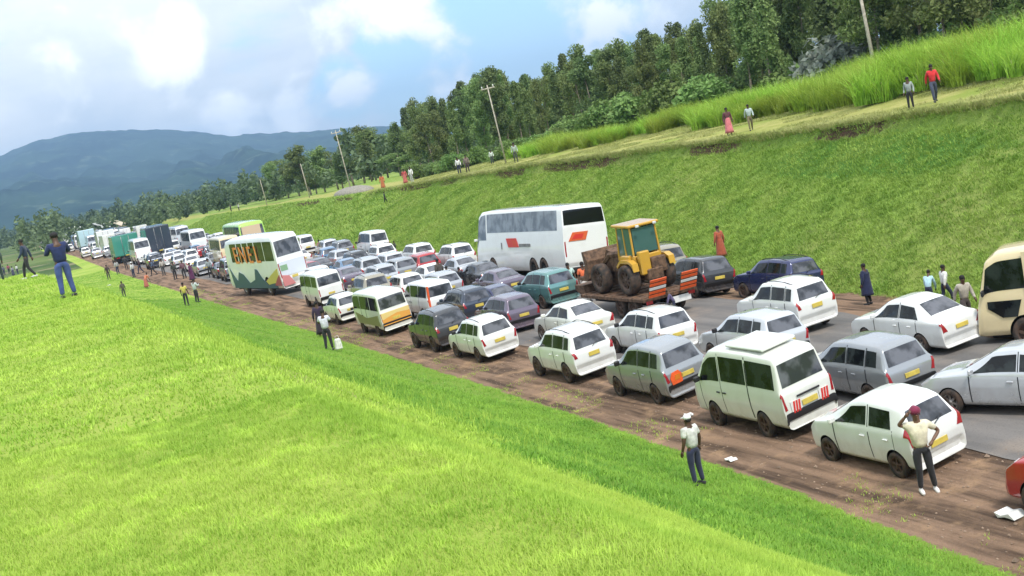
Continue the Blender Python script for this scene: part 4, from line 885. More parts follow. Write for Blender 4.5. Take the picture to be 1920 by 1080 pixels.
q = MB().mat(plain('pale_tail_paint', (.66, .70, .78), .4)).prism([(-1.08, 1.02), (1.08, 1.02), (1.1, 1.78), (-1.1, 1.78)], -2.42, -2.36, 'y'); q.mat(plain('pink_tail_paint', (.60, .22, .22), .4)).prism([(-1.1, .5), (-.1, .5), (-.5, 1.0), (-1.1, 1.1)], -2.435, -2.38, 'y'); q.mat(plain('green_tail_paint', (.24, .40, .24), .4)).prism([(-1.05, 1.3), (-.45, 1.3), (-.45, 1.6), (-1.05, 1.6)], -2.43, -2.38, 'y'); part_on(PBUS, q, 'tail_painting')
# lime bus tail and maroon bus roof
q = MB().mat(plain('beige_tail', (.60, .46, .32), .5)).prism([(-.95, 1.1), (.75, 1.1), (.72, 2.9), (-.9, 2.9)], -2.44, -2.2, 'y'); part_on(GB, q, 'tail_panel')
q = MB().mat(M_WHITE).box((0, 2.4, 3.2), (2.2, 9, .12), bev=.04); part_on(FB, q, 'roof_panel')
# orange and white minibus: tail paint, sash on the side
mb1 = OB[20]
q = MB().mat(plain('amber_tail', (.74, .36, .07), .5)).prism([(-.9, .62), (.9, .62), (.92, 1.02), (.1, 1.10), (-.9, .92)], -1.5, -1.46, 'y'); q.mat(plain('yellow_tail', (.75, .58, .22), .5)).prism([(-.9, .93), (.1, 1.1), (.92, 1.03), (.92, 1.26), (-.9, 1.26)], -1.495, -1.46, 'y'); part_on(mb1, q, 'tail_stripe')
q = MB().mat(plain('olive_sash', (.24, .24, .10), .5)).prism([(-1.0, .6), (3.6, .6), (3.9, 1.2), (1.5, .95), (-1.0, 1.18)], -.985, -.96); part_on(mb1, q, 'side_stripe')
q = MB().mat(M_ORANGE).prism([(-.80, .55), (-.70, .55), (-.66, 1.85), (-.74, 1.85)], -1.2, -1.06, 'y'); part_on(OB[23], q, 'corner_stripe')
# low loader trailer with the loader on it
TR = place('trailer', 'offwhite', 'C', 1272, 592, 'rusty low loader trailer with orange and white striped ramps raised', 'trailer', None, dev=0)
LD = copy_tree(PR['loader'][0]); LD.name = 'wheel_loader'
R = Matrix.Rotation(TR.rotation_euler.z, 3, 'Z'); off = R @ Vector((.1, 2.1, 0)); LD.location = TR.location + off + Vector((0, 0, .97)); LD.rotation_euler = TR.rotation_euler; LD.scale = (.94, .92, .95)
tag(LD, 'muddy yellow digger with a glass cab riding on the low trailer', 'digger')
# the rest of the jam: cars filling the lanes where nothing else stands yet
taken = [UV(o.location) for o in COL.objects if o.parent is None and o.get('category') in ('car', 'van', 'minibus', 'truck', 'bus', 'coach', 'trailer')]
big = [UV(o.location) for o in (COACH, PBUS, GB, CB, WB, FB)]
rf = random.Random(99); names_ = {'sedan': 'saloon', 'wagon': 'estate car', 'suv': 'sport utility car', 'hatchback': 'hatchback', 'van': 'van', 'minibus': 'minibus', 'truck': 'box truck', 'bus': 'bus'}
PR0 = dict(PR)
for lane in range(5):
    u = 66 + rf.random() * 3
    while u < 470:
        l_ = float(vA(u)) + .2; r_ = float(vAr(u)) + 1.0; v = l_ + (r_ - l_) * (lane + .5) / 5 + rf.uniform(-.3, .3)
        ok = all(not (abs(u - a_) < 5.0 and abs(v - b_) < 2.1) for a_, b_ in taken) and all(not (-3.2 < u - a_ < 11 and abs(v - b_) < 2.5) for a_, b_ in big)
        if ok and not (u < 74 and v < 25) and not (u < 84 and v > float(vAr(u)) - 3.5):
            far = u > 165 and lane < 4
            kd = rf.choice(['sedan', 'wagon', 'suv', 'hatchback', 'van', 'sedan', 'wagon'] + (['truck', 'minibus', 'bus', 'bus'] if far else [])); cl_ = rf.choice(['white', 'white', 'white', 'silver', 'lsilver', 'grey', 'dgrey', 'navy', 'offwhite', 'red', 'mblue'] if kd != 'truck' else ['white', 'offwhite', 'mblue', 'green'])
            o = copy_tree(PR0[kd][0]); o.name = PR0[kd][0].name; P = W(u, v); P.z = ground(P); o.location = P; o.rotation_euler = (0, 0, HEAD + road_dir(u) + rad(rf.uniform(-3, 3))); o.scale = (SW, SL, SH * (1.1 if kd in ('bus', 'truck') else 1))
            swap_mat(o, {P0: paint(C[cl_], .32, .2, .35 if cl_ in METAL else 0)})
            cn = {'lsilver': 'pale silver', 'dgrey': 'black', 'navy': 'dark blue', 'offwhite': 'cream', 'mblue': 'mid blue'}.get(cl_, cl_)
            where = 'in the thick of the jam beyond the coach' if u < 110 else ('far along the road ahead of the painted bus' if u < 260 else 'at the distant end of the jam')
            tag(o, 'a %s %s %s' % (cn, names_[kd], where), {'truck': 'truck', 'bus': 'bus', 'van': 'van', 'minibus': 'minibus'}.get(kd, 'car'), 'vehicles filling the lanes of the far jam'); taken.append((u, v))
            u += 9.5 if kd in ('truck', 'bus') else 0
        u += rf.uniform(5.4, 6.6)
for k in list(PR): drop(PR[k][0])
# ------------------------------------------------------------------ people
def skin(name, V_, E_, Rr, root=0, sub=1):
    me = bpy.data.meshes.new(name); me.from_pydata([tuple(v) for v in V_], E_, []); o = bpy.data.objects.new(name, me); COL.objects.link(o)
    md = o.modifiers.new('s', 'SKIN'); md.use_smooth_shade = True
    if not me.skin_vertices: pass
    for i, r in enumerate(Rr):
        sv = me.skin_vertices[0].data[i]; sv.radius = (r, r) if not isinstance(r, tuple) else r; sv.use_root = (i == root)
    s2 = o.modifiers.new('d', 'SUBSURF'); s2.levels = sub; s2.render_levels = sub
    dg = bpy.context.evaluated_depsgraph_get(); dg.update(); nm = bpy.data.meshes.new_from_object(o.evaluated_get(dg)); bpy.data.objects.remove(o)
    return nm
POSE = {
 'stand': dict(armL=[(-.23, -.03, 1.12), (-.25, .06, .88)], armR=[(.23, -.03, 1.12), (.25, .05, .88)], legL=[(-.10, .02, .49), (-.11, -.02, .08)], legR=[(.10, .02, .49), (.12, -.02, .08)], lean=0, head=0),
 'hip': dict(armL=[(-.38, -.05, 1.18), (-.20, .10, 1.02)], armR=[(.34, .02, 1.42), (.20, .10, 1.60)], legL=[(-.11, .03, .49), (-.16, 0, .08)], legR=[(.09, .03, .49), (.10, -.02, .08)], lean=0, head=0),
 'phone': dict(armL=[(-.25, .08, 1.16), (-.12, .32, 1.28)], armR=[(.25, .08, 1.16), (.12, .32, 1.28)], legL=[(-.10, .02, .49), (-.13, -.02, .08)], legR=[(.10, .02, .49), (.13, -.02, .08)], lean=.02, head=.03),
 'walk': dict(armL=[(-.24, .06, 1.13), (-.24, .22, .93)], armR=[(.24, -.10, 1.13), (.25, -.14, .88)], legL=[(-.10, -.02, .49), (-.10, -.26, .12)], legR=[(.10, .20, .51), (.10, .26, .08)], lean=.03, head=.02),
 'akimbo': dict(armL=[(-.36, -.08, 1.16), (-.19, .08, .99)], armR=[(.36, -.08, 1.16), (.19, .08, .99)], legL=[(-.12, .02, .49), (-.15, -.02, .08)], legR=[(.12, .02, .49), (.15, -.02, .08)], lean=0, head=0),
 'bend': dict(armL=[(-.22, .34, 1.00), (-.18, .42, .78)], armR=[(.22, .34, 1.00), (.18, .42, .78)], legL=[(-.10, .04, .48), (-.11, -.04, .08)], legR=[(.10, .04, .48), (.11, -.04, .08)], lean=.22, head=.12),
}
def make_person(pose, outfit, sleeves='long', hat=None):
    p = POSE[pose]; ln = p['lean']; hd = p['head']; S = 1.0
    T0 = [(0, 0, .94), (0, ln * .3, 1.10), (0, ln * .8, 1.30), (0, ln, 1.44), (0, ln + hd + .005, 1.53), (0, ln + hd + .015, 1.66)]
    V_ = list(T0); R_ = [(.145, .105), (.125, .095), (.155, .10), .052, (.072, .082), (.068, .085)]; E_ = [(i, i + 1) for i in range(5)]
    sh = {}
    for sd_, key in ((-1, 'armL'), (1, 'armR')):
        i0 = len(V_); el, wr = p[key]; V_ += [(sd_ * .165, ln * .9, 1.385), el, wr]; R_ += [.062, .043, .030]; E_ += [(2, i0), (i0, i0 + 1), (i0 + 1, i0 + 2)]; sh[key] = (i0, Vector(el), Vector(wr))
    for sd_, key in ((-1, 'legL'), (1, 'legR')):
        i0 = len(V_); kn, an = p[key]; V_ += [(sd_ * .09, 0, .88), kn, an]; R_ += [.088, .060, .040]; E_ += [(0, i0), (i0, i0 + 1), (i0 + 1, i0 + 2)]; sh[key] = (i0, Vector(kn), Vector(an))
    bR = [(tuple(x * .72 for x in r) if isinstance(r, tuple) else r * .75) if (i < 3 or i in (sh['legL'][0], sh['legR'][0], sh['legL'][0] + 1, sh['legR'][0] + 1)) else r for i, r in enumerate(R_)]
    me = skin('body', V_, E_, bR)
    # hands with fingers, nose and ears are joined into the same body mesh
    hb = MB().mat(M_SKIN)
    for key, sd_ in (('armL', -1), ('armR', 1)):
        el, wr = sh[key][1], sh[key][2]; d = (wr - el).normalized(); side = Vector((1, 0, 0)) - d * d.x; side = side.normalized() if side.length > .1 else Vector((0, 1, 0)); side2 = d.cross(side)
        palm = wr + d * .055; hb.tube([wr - d * .02, wr + d * .02, palm, palm + d * .035], [.028, .033, .036, .024], 8)
        for k in range(4):
            b0 = palm + d * .03 + side2 * ((k - 1.5) * .018); ln_ = (.062, .075, .07, .052)[k]; b1 = b0 + d * ln_ * .55; b2 = b1 + (d * .8 - side * sd_ * .6).normalized() * ln_ * .5
            hb.tube([b0, b1, b2], [.009, .0085, .007], 6)
        t0 = wr + d * .025 + side2 * .028; hb.tube([t0, t0 + side2 * .022 + d * .025, t0 + side2 * .026 + d * .055], [.011, .010, .008], 6)
    hx = ln + hd; hb.ball((0, hx + .095, 1.575), .016, (1, 1.2, 1.3), 8)
    for x in (-1, 1): hb.ball((x * .078, hx + .01, 1.585), .024, (.4, 1, 1.4), 8)
    hb.tube([(-.022, hx + .092, 1.538), (0, hx + .098, 1.536), (.022, hx + .092, 1.538)], .007, 5)
    hm_ = hb.mesh('h'); bm = bmesh.new(); bm.from_mesh(me); n0 = len(bm.faces); bm.from_mesh(hm_)
    for f in bm.faces: f.material_index = 0; f.smooth = True
    bm.to_mesh(me); bm.free(); me.materials.clear()
    root = empty('person'); body = link('body', me, [M_SKIN], root)
    e = MB().mat(M_BLACK)
    for x in (-1, 1): e.ball((x * .03, hx + .083, 1.60), .011, (1, .6, .8), 6)
    e.build('eyes', body)
    # clothes
    gr = lambda r, k, a: tuple(x * k + a for x in r) if isinstance(r, tuple) else r * k + a
    def garment(name, ids, mat, k=1.08, a_=.014, cut=None, root_i=0):
        mp_ = {i: j for j, i in enumerate(ids)}; vs_ = [Vector(V_[i]) for i in ids]; es_ = [(mp_[a2], mp_[b2]) for a2, b2 in E_ if a2 in mp_ and b2 in mp_]; rs_ = [gr(R_[i], k, a_) for i in ids]
        if cut:
            for i, (j, f) in cut.items(): vs_[mp_[i]] = Vector(V_[i]).lerp(Vector(V_[j]), f)
        return link(name, skin(name, vs_, es_, rs_, root_i), [mat], root)
    aL, aR, lL, lR = sh['armL'][0], sh['armR'][0], sh['legL'][0], sh['legR'][0]
    if sleeves == 'long': garment('shirt', [0, 1, 2, aL, aL + 1, aL + 2, aR, aR + 1, aR + 2], MSH, 1.1, .012, {0: (1, -.4)})
    else: garment('shirt', [0, 1, 2, aL, aL + 1, aR, aR + 1], MSH, 1.12, .016, {0: (1, -.4), aL + 1: (aL, .25), aR + 1: (aR, .25)})
    if outfit == 'trousers': garment('trousers', [1, 0, lL, lL + 1, lL + 2, lR, lR + 1, lR + 2], MTR, 1.04, .010, {1: (0, .55)})
    elif outfit == 'skirt':
        MB().mat(MTR).lathe([(.13, 1.10), (.165, .95), (.19, .75), (.24, .35), (.27, .18), (.25, .19)], 18, 'z').build('skirt', root)
    elif outfit == 'coat':
        garment('trousers', [1, 0, lL, lL + 1, lL + 2, lR, lR + 1, lR + 2], MTR, 1.04, .010, {1: (0, .55)})
        MB().mat(MSH).lathe([(.19, 1.30), (.18, 1.10), (.20, .85), (.23, .50), (.245, .40), (.22, .41)], 18, 'z').build('coat_skirt', root)
    for k in ('legL', 'legR'):
        an = sh[k][2]; MB().mat(MSO).tube([an + Vector((0, -.05, -.01)), an + Vector((0, -.035, -.045)), an + Vector((0, .06, -.045)), an + Vector((0, .16, -.055)), an + Vector((0, .20, -.062))], [.03, .043, .045, .036, .018], 8).build('shoe', root)
    # hair / headwear
    h = MB()
    if hat == 'cap': h.mat(MHT).ball((0, hx + .0, 1.655), .094, (.92, 1.06, .75)).box((0, hx + .115, 1.635), (.13, .09, .014), Matrix.Rotation(rad(-8), 3, 'X'), .005); h.build('cap', root); h = MB(); h.mat(M_HAIR).ball((0, hx - .03, 1.60), .078, (1, .85, .8)); h.build('hair', root)
    elif hat == 'wrap': h.mat(MHT).ball((0, hx - .01, 1.655), .108, (1, 1.08, .9)).ball((0, hx - .07, 1.69), .06); h.build('head_wrap', root)
    else: h.mat(M_HAIR).ball((0, hx - .004, 1.642), .091, (.93, 1.04, .95)); h.build('hair', root)
    return root
MSH, MTR, MSO, MHT = cloth((.5, .5, .5)), cloth((.02, .02, .03)), cloth((.03, .03, .03)), cloth((.75, .75, .75))
PP = {}
def person(pose, outfit, px, py, hpx, face, shirt, trousers, label, sleeves='long', hat=None, hatc=(.7, .7, .7), shoes=(.03, .03, .03), mode='g', skinm=None, group=None, height=None, carry=None, vo=None, bulk=1.04):
    k = (pose, outfit, sleeves, hat)
    if k not in PP: PP[k] = make_person(*k)
    o = copy_tree(PP[k]); o.name = 'person'
    if vo is not None: P = at_v(px, py, vo); P.z = ground(P)
    else: P = at(px, py, 0)
    dist = (P - Vector((0, 0, CAM_H))).dot(FW); s = hpx / F_PX * dist / 1.74
    if height: s = height / 1.74
    s = min(max(s, .62), 1.16)
    P.z = ground(P); o.location = P; o.scale = (s * bulk, s * bulk, s); o.rotation_euler = (0, 0, HEAD + rad(face))
    swap_mat(o, {MSH: cloth(shirt), MTR: cloth(trousers), MSO: cloth(shoes), MHT: cloth(hatc), M_SKIN: skinm or M_SKIN})
    tag(o, label, 'person', group); return o
W_, BK, NV = (.70, .70, .68), (.018, .018, .022), (.02, .025, .06)
GP = 'people waiting around the traffic jam'
# face: 0 looks along the road away from us, 180 back towards us, -90 to the right
PE = [
 ('hip', 'trousers', 1739, 922, 166, 150, (.72, .66, .50), BK, 'woman in a cream top and maroon head wrap, one hand on her hip', 'short', 'wrap', (.20, .02, .06), (.75, .72, .70), M_SKIN2),
 ('stand', 'trousers', 1311, 910, 140, 10, (.60, .60, .56), NV, 'man in a white cap and pale grey shirt standing on the grass edge', 'short', 'cap', (.78, .76, .78), BK, None),
 ('stand', 'coat', 1630, 571, 80, 20, (.012, .018, .06), BK, 'person in a long navy coat at the foot of the bank', 'long', None, W_, BK, None),
 ('walk', 'trousers', 1776, 572, 78, -100, W_, NV, 'person in a white shirt behind the white saloon', 'long', None, W_, BK, None),
 ('bend', 'trousers', 1746, 576, 70, -60, (.42, .62, .72), NV, 'person in a light blue shirt bending behind the white saloon', 'long', None, W_, BK, None),
 ('walk', 'trousers', 1816, 612, 100, 160, (.42, .38, .32), (.06, .045, .045), 'person in a beige shirt walking in front of the cream minibus', 'long', None, W_, BK, None),
 ('stand', 'skirt', 1355, 487, 66, 0, (.40, .09, .045), (.36, .08, .04), 'person in rust red clothes beside the dark estate car near the bank', 'long', None, W_, BK, M_SKIN2),
 ('phone', 'trousers', 130, 557, 126, 10, (.012, .022, .085), (.045, .075, .22), 'tall person in navy jacket and blue jeans on the knoll', 'long', None, W_, BK, None),
 ('walk', 'trousers', 58, 507, 76, 70, (.02, .035, .07), BK, 'person in a dark jacket walking on the knoll by the left edge', 'long', None, W_, (.55, .55, .5), None),
 ('stand', 'trousers', 18, 497, 58, 30, (.32, .07, .11), (.02, .03, .03), 'person in a maroon top at the left edge', 'long', None, W_, BK, None),
 ('stand', 'trousers', 2, 517, 76, 20, (.06, .09, .09), (.02, .04, .035), 'person in dark green cut by the left edge', 'long', None, W_, BK, None),
 ('stand', 'trousers', 34, 492, 50, 60, W_, NV, 'person in a white top behind the dark walker', 'long', None, W_, BK, None),
 ('stand', 'trousers', 9, 498, 54, 40, (.10, .12, .16), NV, 'person in slate blue between the green and maroon tops at the left edge', 'long', None, W_, BK, None),
 ('stand', 'skirt', 26, 499, 50, 50, (.30, .30, .34), (.05, .05, .09), 'person in a pale grey top and dark skirt near the left edge', 'long', None, W_, BK, None),
 ('stand', 'trousers', 222, 514, 38, 20, (.36, .36, .36), NV, 'person in pale grey beside the thin person in dark brown', 'long', None, W_, BK, None),
 ('walk', 'trousers', 290, 516, 38, 90, (.06, .09, .16), BK, 'person in dusky blue on the verge below the dark box truck', 'long', None, W_, BK, None),
 ('stand', 'trousers', 308, 516, 36, 20, (.44, .40, .36), (.05, .05, .05), 'person in a sand coloured top on the verge below the dark box truck', 'long', None, W_, BK, None),
 ('stand', 'trousers', 330, 524, 38, 200, (.04, .05, .04), BK, 'person in blackish green left of the dusty rose top', 'long', None, W_, BK, None),
 ('phone', 'trousers', 619, 657, 80, -30, (.62, .62, .72), BK, 'person in a white shirt carrying a white bag below the minibuses', 'short', None, W_, BK, None),
 ('stand', 'skirt', 606, 632, 70, -20, (.035, .02, .05), (.03, .02, .035), 'person in dark purple beside the rounded minibus', 'long', None, W_, BK, None),
 ('stand', 'trousers', 351, 573, 45, -30, (.55, .48, .10), BK, 'person in a yellow top on the grass slope', 'short', None, W_, BK, None),
 ('phone', 'trousers', 371, 567, 48, -60, (.50, .56, .54), BK, 'person in a pale top right of the yellow top', 'long', None, W_, BK, None),
 ('stand', 'trousers', 234, 558, 32, 10, (.09, .09, .06), (.05, .06, .04), 'short person in olive low on the grass slope', 'long', None, W_, BK, None),
 ('stand', 'trousers', 205, 524, 44, 10, (.05, .03, .035), (.05, .03, .04), 'thin person in dark brown on the verge near the green truck', 'long', None, W_, BK, None),
 ('bend', 'skirt', 276, 541, 30, -60, (.55, .18, .10), (.4, .12, .09), 'person in orange crouching on the verge', 'short', None, W_, BK, None),
 ('stand', 'trousers', 238, 505, 40, -20, (.03, .03, .035), BK, 'dark clothed person standing at the car beside the green truck', 'long', None, W_, BK, None),
 ('stand', 'trousers', 252, 520, 40, 40, (.55, .55, .55), NV, 'person in a white top on the verge near the green truck', 'long', 'cap', (.8, .8, .8), BK, None),
 ('walk', 'trousers', 265, 512, 40, 100, (.05, .02, .03), NV, 'person in a dark red top walking near the dark box truck', 'long', None, W_, BK, None),
 ('stand', 'skirt', 362, 528, 44, 50, (.10, .02, .07), (.09, .02, .07), 'person in a plum dress beside the silver row', 'long', None, W_, BK, None),
 ('stand', 'trousers', 347, 522, 42, 10, (.16, .08, .10), BK, 'person in dusty rose beside the silver row', 'long', None, W_, BK, None),
 ('stand', 'trousers', 396, 520, 38, 10, (.26, .30, .30), BK, 'person in grey near the front of the cream bus', 'long', None, W_, BK, None),
 ('stand', 'trousers', 716, 528, 34, 10, BK, BK, 'person in black between cars left of the red estate', 'long', None, W_, BK, None),
 ('stand', 'trousers', 744, 530, 34, -20, (.03, .06, .07), BK, 'person in dark teal leaning by the silver car', 'long', None, W_, BK, None),
 ('stand', 'trousers', 831, 545, 66, 20, (.07, .06, .05), (.05, .055, .05), 'tall person in brown among the cars below the coach', 'long', None, W_, BK, None),
 ('stand', 'trousers', 846, 549, 52, 10, (.02, .035, .035), BK, 'person in dark green carrying a pale bag among the cars', 'long', None, W_, BK, None),
 ('stand', 'trousers', 868, 545, 46, -30, (.015, .02, .03), BK, 'person in black right of the pale bag', 'long', None, W_, BK, None),
 ('stand', 'skirt', 604, 482, 34, 10, (.30, .13, .13), (.25, .10, .10), 'person in dull red standing above the cars near the painted bus', 'long', None, W_, BK, None),
 ('stand', 'trousers', 590, 474, 26, 40, BK, BK, 'person in black near the bank behind the dark saloon', 'long', None, W_, BK, None),
 ('stand', 'trousers', 616, 478, 30, 40, (.06, .05, .035), BK, 'person in dark olive near the bank', 'long', None, W_, BK, None),
 ('stand', 'trousers', 743, 477, 26, 40, (.04, .05, .035), NV, 'person in dark green by the blue windowed van', 'long', None, W_, BK, None),
 ('stand', 'trousers', 1076, 562, 72, 150, (.45, .60, .55), (.03, .08, .22), 'person in a pale shirt and blue jeans by the teal estate car', 'short', None, W_, BK, None),
 ('stand', 'trousers', 1104, 566, 78, 170, (.75, .16, .06), (.60, .56, .52), 'person in an orange vest and white trousers in front of the digger wheel', 'short', None, W_, BK, None),
 ('bend', 'trousers', 1268, 592, 52, 60, (.12, .10, .20), NV, 'person in purple crouching between the striped ramps', 'long', None, W_, BK, None),
]
for i, e in enumerate(PE):
    pose, outfit, px, py, hp, face, sh_, tr_, lab, sl, ht, hc, so, sk = e
    py += {58: 15, 18: 16, 2: 12, 34: 22, 9: 18, 26: 19}.get(px, 0)
    person(pose, outfit, px, py, hp, face, sh_, tr_, lab, sl, ht, hc, so, skinm=sk, group=GP, height=None, bulk=1.2 if px == 130 else 1.06)
RG = 'people on top of the bank'
for pose, outfit, px, py, hp, face, sh_, tr_, lab, vo in [
 ('walk', 'trousers', 1756, 203, 72, 150, (.62, .03, .035), (.05, .06, .10), 'person in a bright red top walking on the bank', 12.5), ('stand', 'trousers', 1711, 216, 62, 120, (.30, .34, .32), BK, 'person in black with a pale bag on the bank', 11.5),
 ('stand', 'trousers', 1749, 178, 40, 100, (.22, .09, .05), (.2, .25, .08), 'small person in brown behind the red top', 17),
 ('stand', 'skirt', 1369, 253, 54, 160, (.10, .03, .04), (.62, .18, .20), 'person in a pink skirt on the bank', 11.5), ('walk', 'trousers', 1410, 250, 50, 150, (.42, .50, .50), (.16, .13, .07), 'person in a grey top on the bank right of the pink skirt', 12.5),
 ('stand', 'trousers', 860, 314, 33, 150, W_, NV, 'person in a white shirt on the bank above the coach', 11.6), ('stand', 'trousers', 876, 313, 35, 150, (.20, .15, .13), (.06, .04, .04), 'person in brown beside the white shirt on the bank', 11.6),
 ('stand', 'trousers', 921, 291, 28, 150, (.55, .60, .56), (.05, .06, .06), 'person in a pale top near the leaning pole', 16), ('stand', 'trousers', 967, 296, 40, 150, (.35, .42, .36), (.06, .07, .05), 'person in grey green right of the leaning pole', 14),
 ('stand', 'skirt', 757, 324, 30, 150, (.45, .08, .08), (.45, .12, .10), 'person in red at the far left of the bank top', 12), ('stand', 'trousers', 770, 325, 33, 120, W_, (.4, .42, .40), 'person in white beside the red clothes on the bank', 12),
 ('stand', 'skirt', 716, 338, 30, 150, (.50, .14, .05), (.42, .14, .05), 'person in orange at the bank edge', 11), ('walk', 'trousers', 720, 366, 24, -90, (.03, .06, .03), BK, 'dark clothed person coming down the bank', 7.5),
 ('stand', 'trousers', 432, 388, 16, 100, (.05, .03, .05), BK, 'tiny dark figure far along the bank top', 11.5), ('stand', 'trousers', 446, 383, 15, 100, (.5, .5, .5), BK, 'tiny pale figure far along the bank top', 11.5)]:
    py += {58: 15, 18: 16, 2: 12, 34: 22, 9: 18, 26: 19}.get(px, 0)
    person(pose, outfit, px, py, hp, face, sh_, tr_, lab, group=RG, vo=vo)
for k in PP: drop(PP[k])
# things carried
def bag(px, py, h, col, size, lab):
    P = at(px, py, h); q = MB().mat(cloth(col)); q.box((0, 0, 0), size, bev=.05, taper=(.8, .8)).tube([(-size[0] * .25, 0, size[2] * .45), (-size[0] * .2, 0, size[2] * .75), (size[0] * .2, 0, size[2] * .75), (size[0] * .25, 0, size[2] * .45)], .012, 5)
    o = q.build('bag'); o.location = P; o.rotation_euler = (0, 0, HEAD); tag(o, lab, 'bag')
bag(634, 645, .35, (.74, .74, .68), (.34, .2, .5), 'white bag held low by the person below the minibuses')
bag(855, 535, .6, (.55, .60, .58), (.38, .2, .42), 'pale bag carried among the cars below the coach')
# ------------------------------------------------------------------ vegetation
def leaf_cloud(cent, rad_, n, size, rng, up=.35):
    """n leaf cards through an ellipsoid shell/volume"""
    d = rng.normal(size=(n, 3)); d /= np.linalg.norm(d, axis=1, keepdims=True); r = rng.random(n) ** .42
    p = np.array(cent) + d * r[:, None] * np.array(rad_)
    a = rng.normal(size=(n, 3)) + d * .7; a /= np.linalg.norm(a, axis=1, keepdims=True); b = np.cross(a, rng.normal(size=(n, 3))); b /= np.linalg.norm(b, axis=1, keepdims=True); c = np.cross(a, b)
    s = size * (.55 + rng.random(n))[:, None]; l_ = s * 1.0; w_ = s * .5
    return np.stack([p - b * l_, p - c * w_, p + b * l_, p + c * w_], 1)
def cards_mesh(name, Q): n = len(Q); return np_mesh(name, Q.reshape(-1, 3), np.arange(n * 4).reshape(n, 4))
def make_tree(kind, h, seed, leaf, name):
    rng = np.random.default_rng(seed); root = empty(name); t = MB().mat(M_BARK)
    lean = rng.normal(0, .03, 2); pts = [(lean[0] * h * f + .12 * math.sin(f * 7 + seed), lean[1] * h * f, h * f) for f in np.linspace(0, .93, 7)]
    r0 = .016 * h; t.tube(pts, [r0 * (1 - f * .88) for f in np.linspace(0, 1, 7)], 7)
    Q = []
    nb = {'gum': 17, 'cypress': 16, 'round': 13}[kind]
    for k in range(nb):
        f = .24 + .74 * (k + rng.random() * .8) / nb if kind != 'round' else .35 + .6 * rng.random()
        f = min(f, .98); i = min(int(f / .93 * 6), 5); c0 = np.array(pts[i]) * .5 + np.array(pts[i + 1]) * .5; c0[2] = f * h
        if kind == 'gum': R_ = h * (.17 * math.sin(math.pi * min(1, (f - .12) / .95)) ** .6 + .02)
        elif kind == 'cypress': R_ = h * (.20 * (1.04 - f))
        else: R_ = h * .27 * math.sin(math.pi * min(.97, (f - .1)))
        a_ = rng.random() * 6.28; rr = R_ * (.35 + .65 * rng.random()); e = c0 + np.array([math.cos(a_) * rr, math.sin(a_) * rr, h * (.03 + .05 * rng.random())])
        t.tube([tuple(c0 - [0, 0, h * .07]), tuple((c0 + e) / 2 - [0, 0, h * .015]), tuple(e)], [r0 * .4 * (1.1 - f), r0 * .25 * (1.1 - f), .015], 5)
        sz = h * {'gum': .075, 'cypress': .07, 'round': .10}[kind] * (.65 + .7 * rng.random())
        Q.append(leaf_cloud(e, (sz * 1.15, sz * 1.15, sz * (1.25 if kind != 'round' else .85)), 330, .17, rng))
        if kind != 'round': Q.append(leaf_cloud(c0 * .6 + e * .4, (sz * .8, sz * .8, sz), 130, .17, rng))
    t.build('trunk', root); link('crown', cards_mesh('crown', np.concatenate(Q)), [leaf], root); return root
def make_bush(seed, leaf, name, r=1.3):
    rng = np.random.default_rng(seed); root = empty(name); Q = []; t = MB().mat(M_BARK)
    for k in range(9):
        a_ = rng.random() * 6.28; rr = r * .75 * rng.random() ** .5; z = r * (.35 + .75 * rng.random()); e = (math.cos(a_) * rr, math.sin(a_) * rr, z)
        t.tube([(0, 0, 0), (e[0] * .5, e[1] * .5, z * .6), e], [.04, .03, .015], 5); Q.append(leaf_cloud(e, (r * .45, r * .45, r * .42), 230, .10, rng))
    t.build('stem', root); link('foliage', cards_mesh('foliage', np.concatenate(Q)), [leaf], root); return root
def blades(P, n_per, h, spread, w_, rng, arch=.5, seg=3):
    """curved blades as strips; P (k,3) clump centres"""
    k = len(P); N_ = k * n_per; base = np.repeat(P, n_per, 0); a_ = rng.random(N_) * 2 * np.pi; rr = spread * rng.random(N_) ** .6
    base = base + np.stack([np.cos(a_) * rr, np.sin(a_) * rr, np.zeros(N_)], 1); hh = h * (.5 + .7 * rng.random(N_)); dirn = a_ + rng.normal(0, .9, N_)
    out = np.stack([np.cos(dirn), np.sin(dirn), np.zeros(N_)], 1); side = np.stack([-np.sin(dirn), np.cos(dirn), np.zeros(N_)], 1); ar = arch * (.3 + rng.random(N_))
    rows_ = []
    for i in range(seg + 1):
        f = i / seg; c = base + out * (ar * hh * f ** 1.8)[:, None] + np.array([0, 0, 1.]) * (hh * (f - .28 * ar * f ** 2.5))[:, None]; ww = (w_ * (1 - f * .92))
        rows_ += [c - side * ww, c + side * ww]
    V_ = np.stack(rows_, 1); b0 = np.arange(N_)[:, None, None] * (2 * (seg + 1)); st = np.arange(seg)[None, :, None] * 2; q = np.array([0, 1, 3, 2])[None, None, :]
    return V_.reshape(-1, 3), (b0 + st + q).reshape(-1, 4)
def make_napier(seed, name, h=1.9):
    rng = np.random.default_rng(seed); root = empty(name); P = np.concatenate([rng.normal(0, .62, (14, 2)), np.zeros((14, 1))], 1)
    V_, q = blades(P, 60, h, .30, .020, rng, .75, 4); link('leaves', np_mesh('leaves', V_, q, smooth=True), [M_NAP], root)
    t = MB().mat(plain('cane_stem', (.20, .26, .06), .7))
    for p in P: t.tube([tuple(p), (p[0] * 1.1, p[1] * 1.1, h * .45)], [.03, .018], 5)
    t.build('stem', root); return root
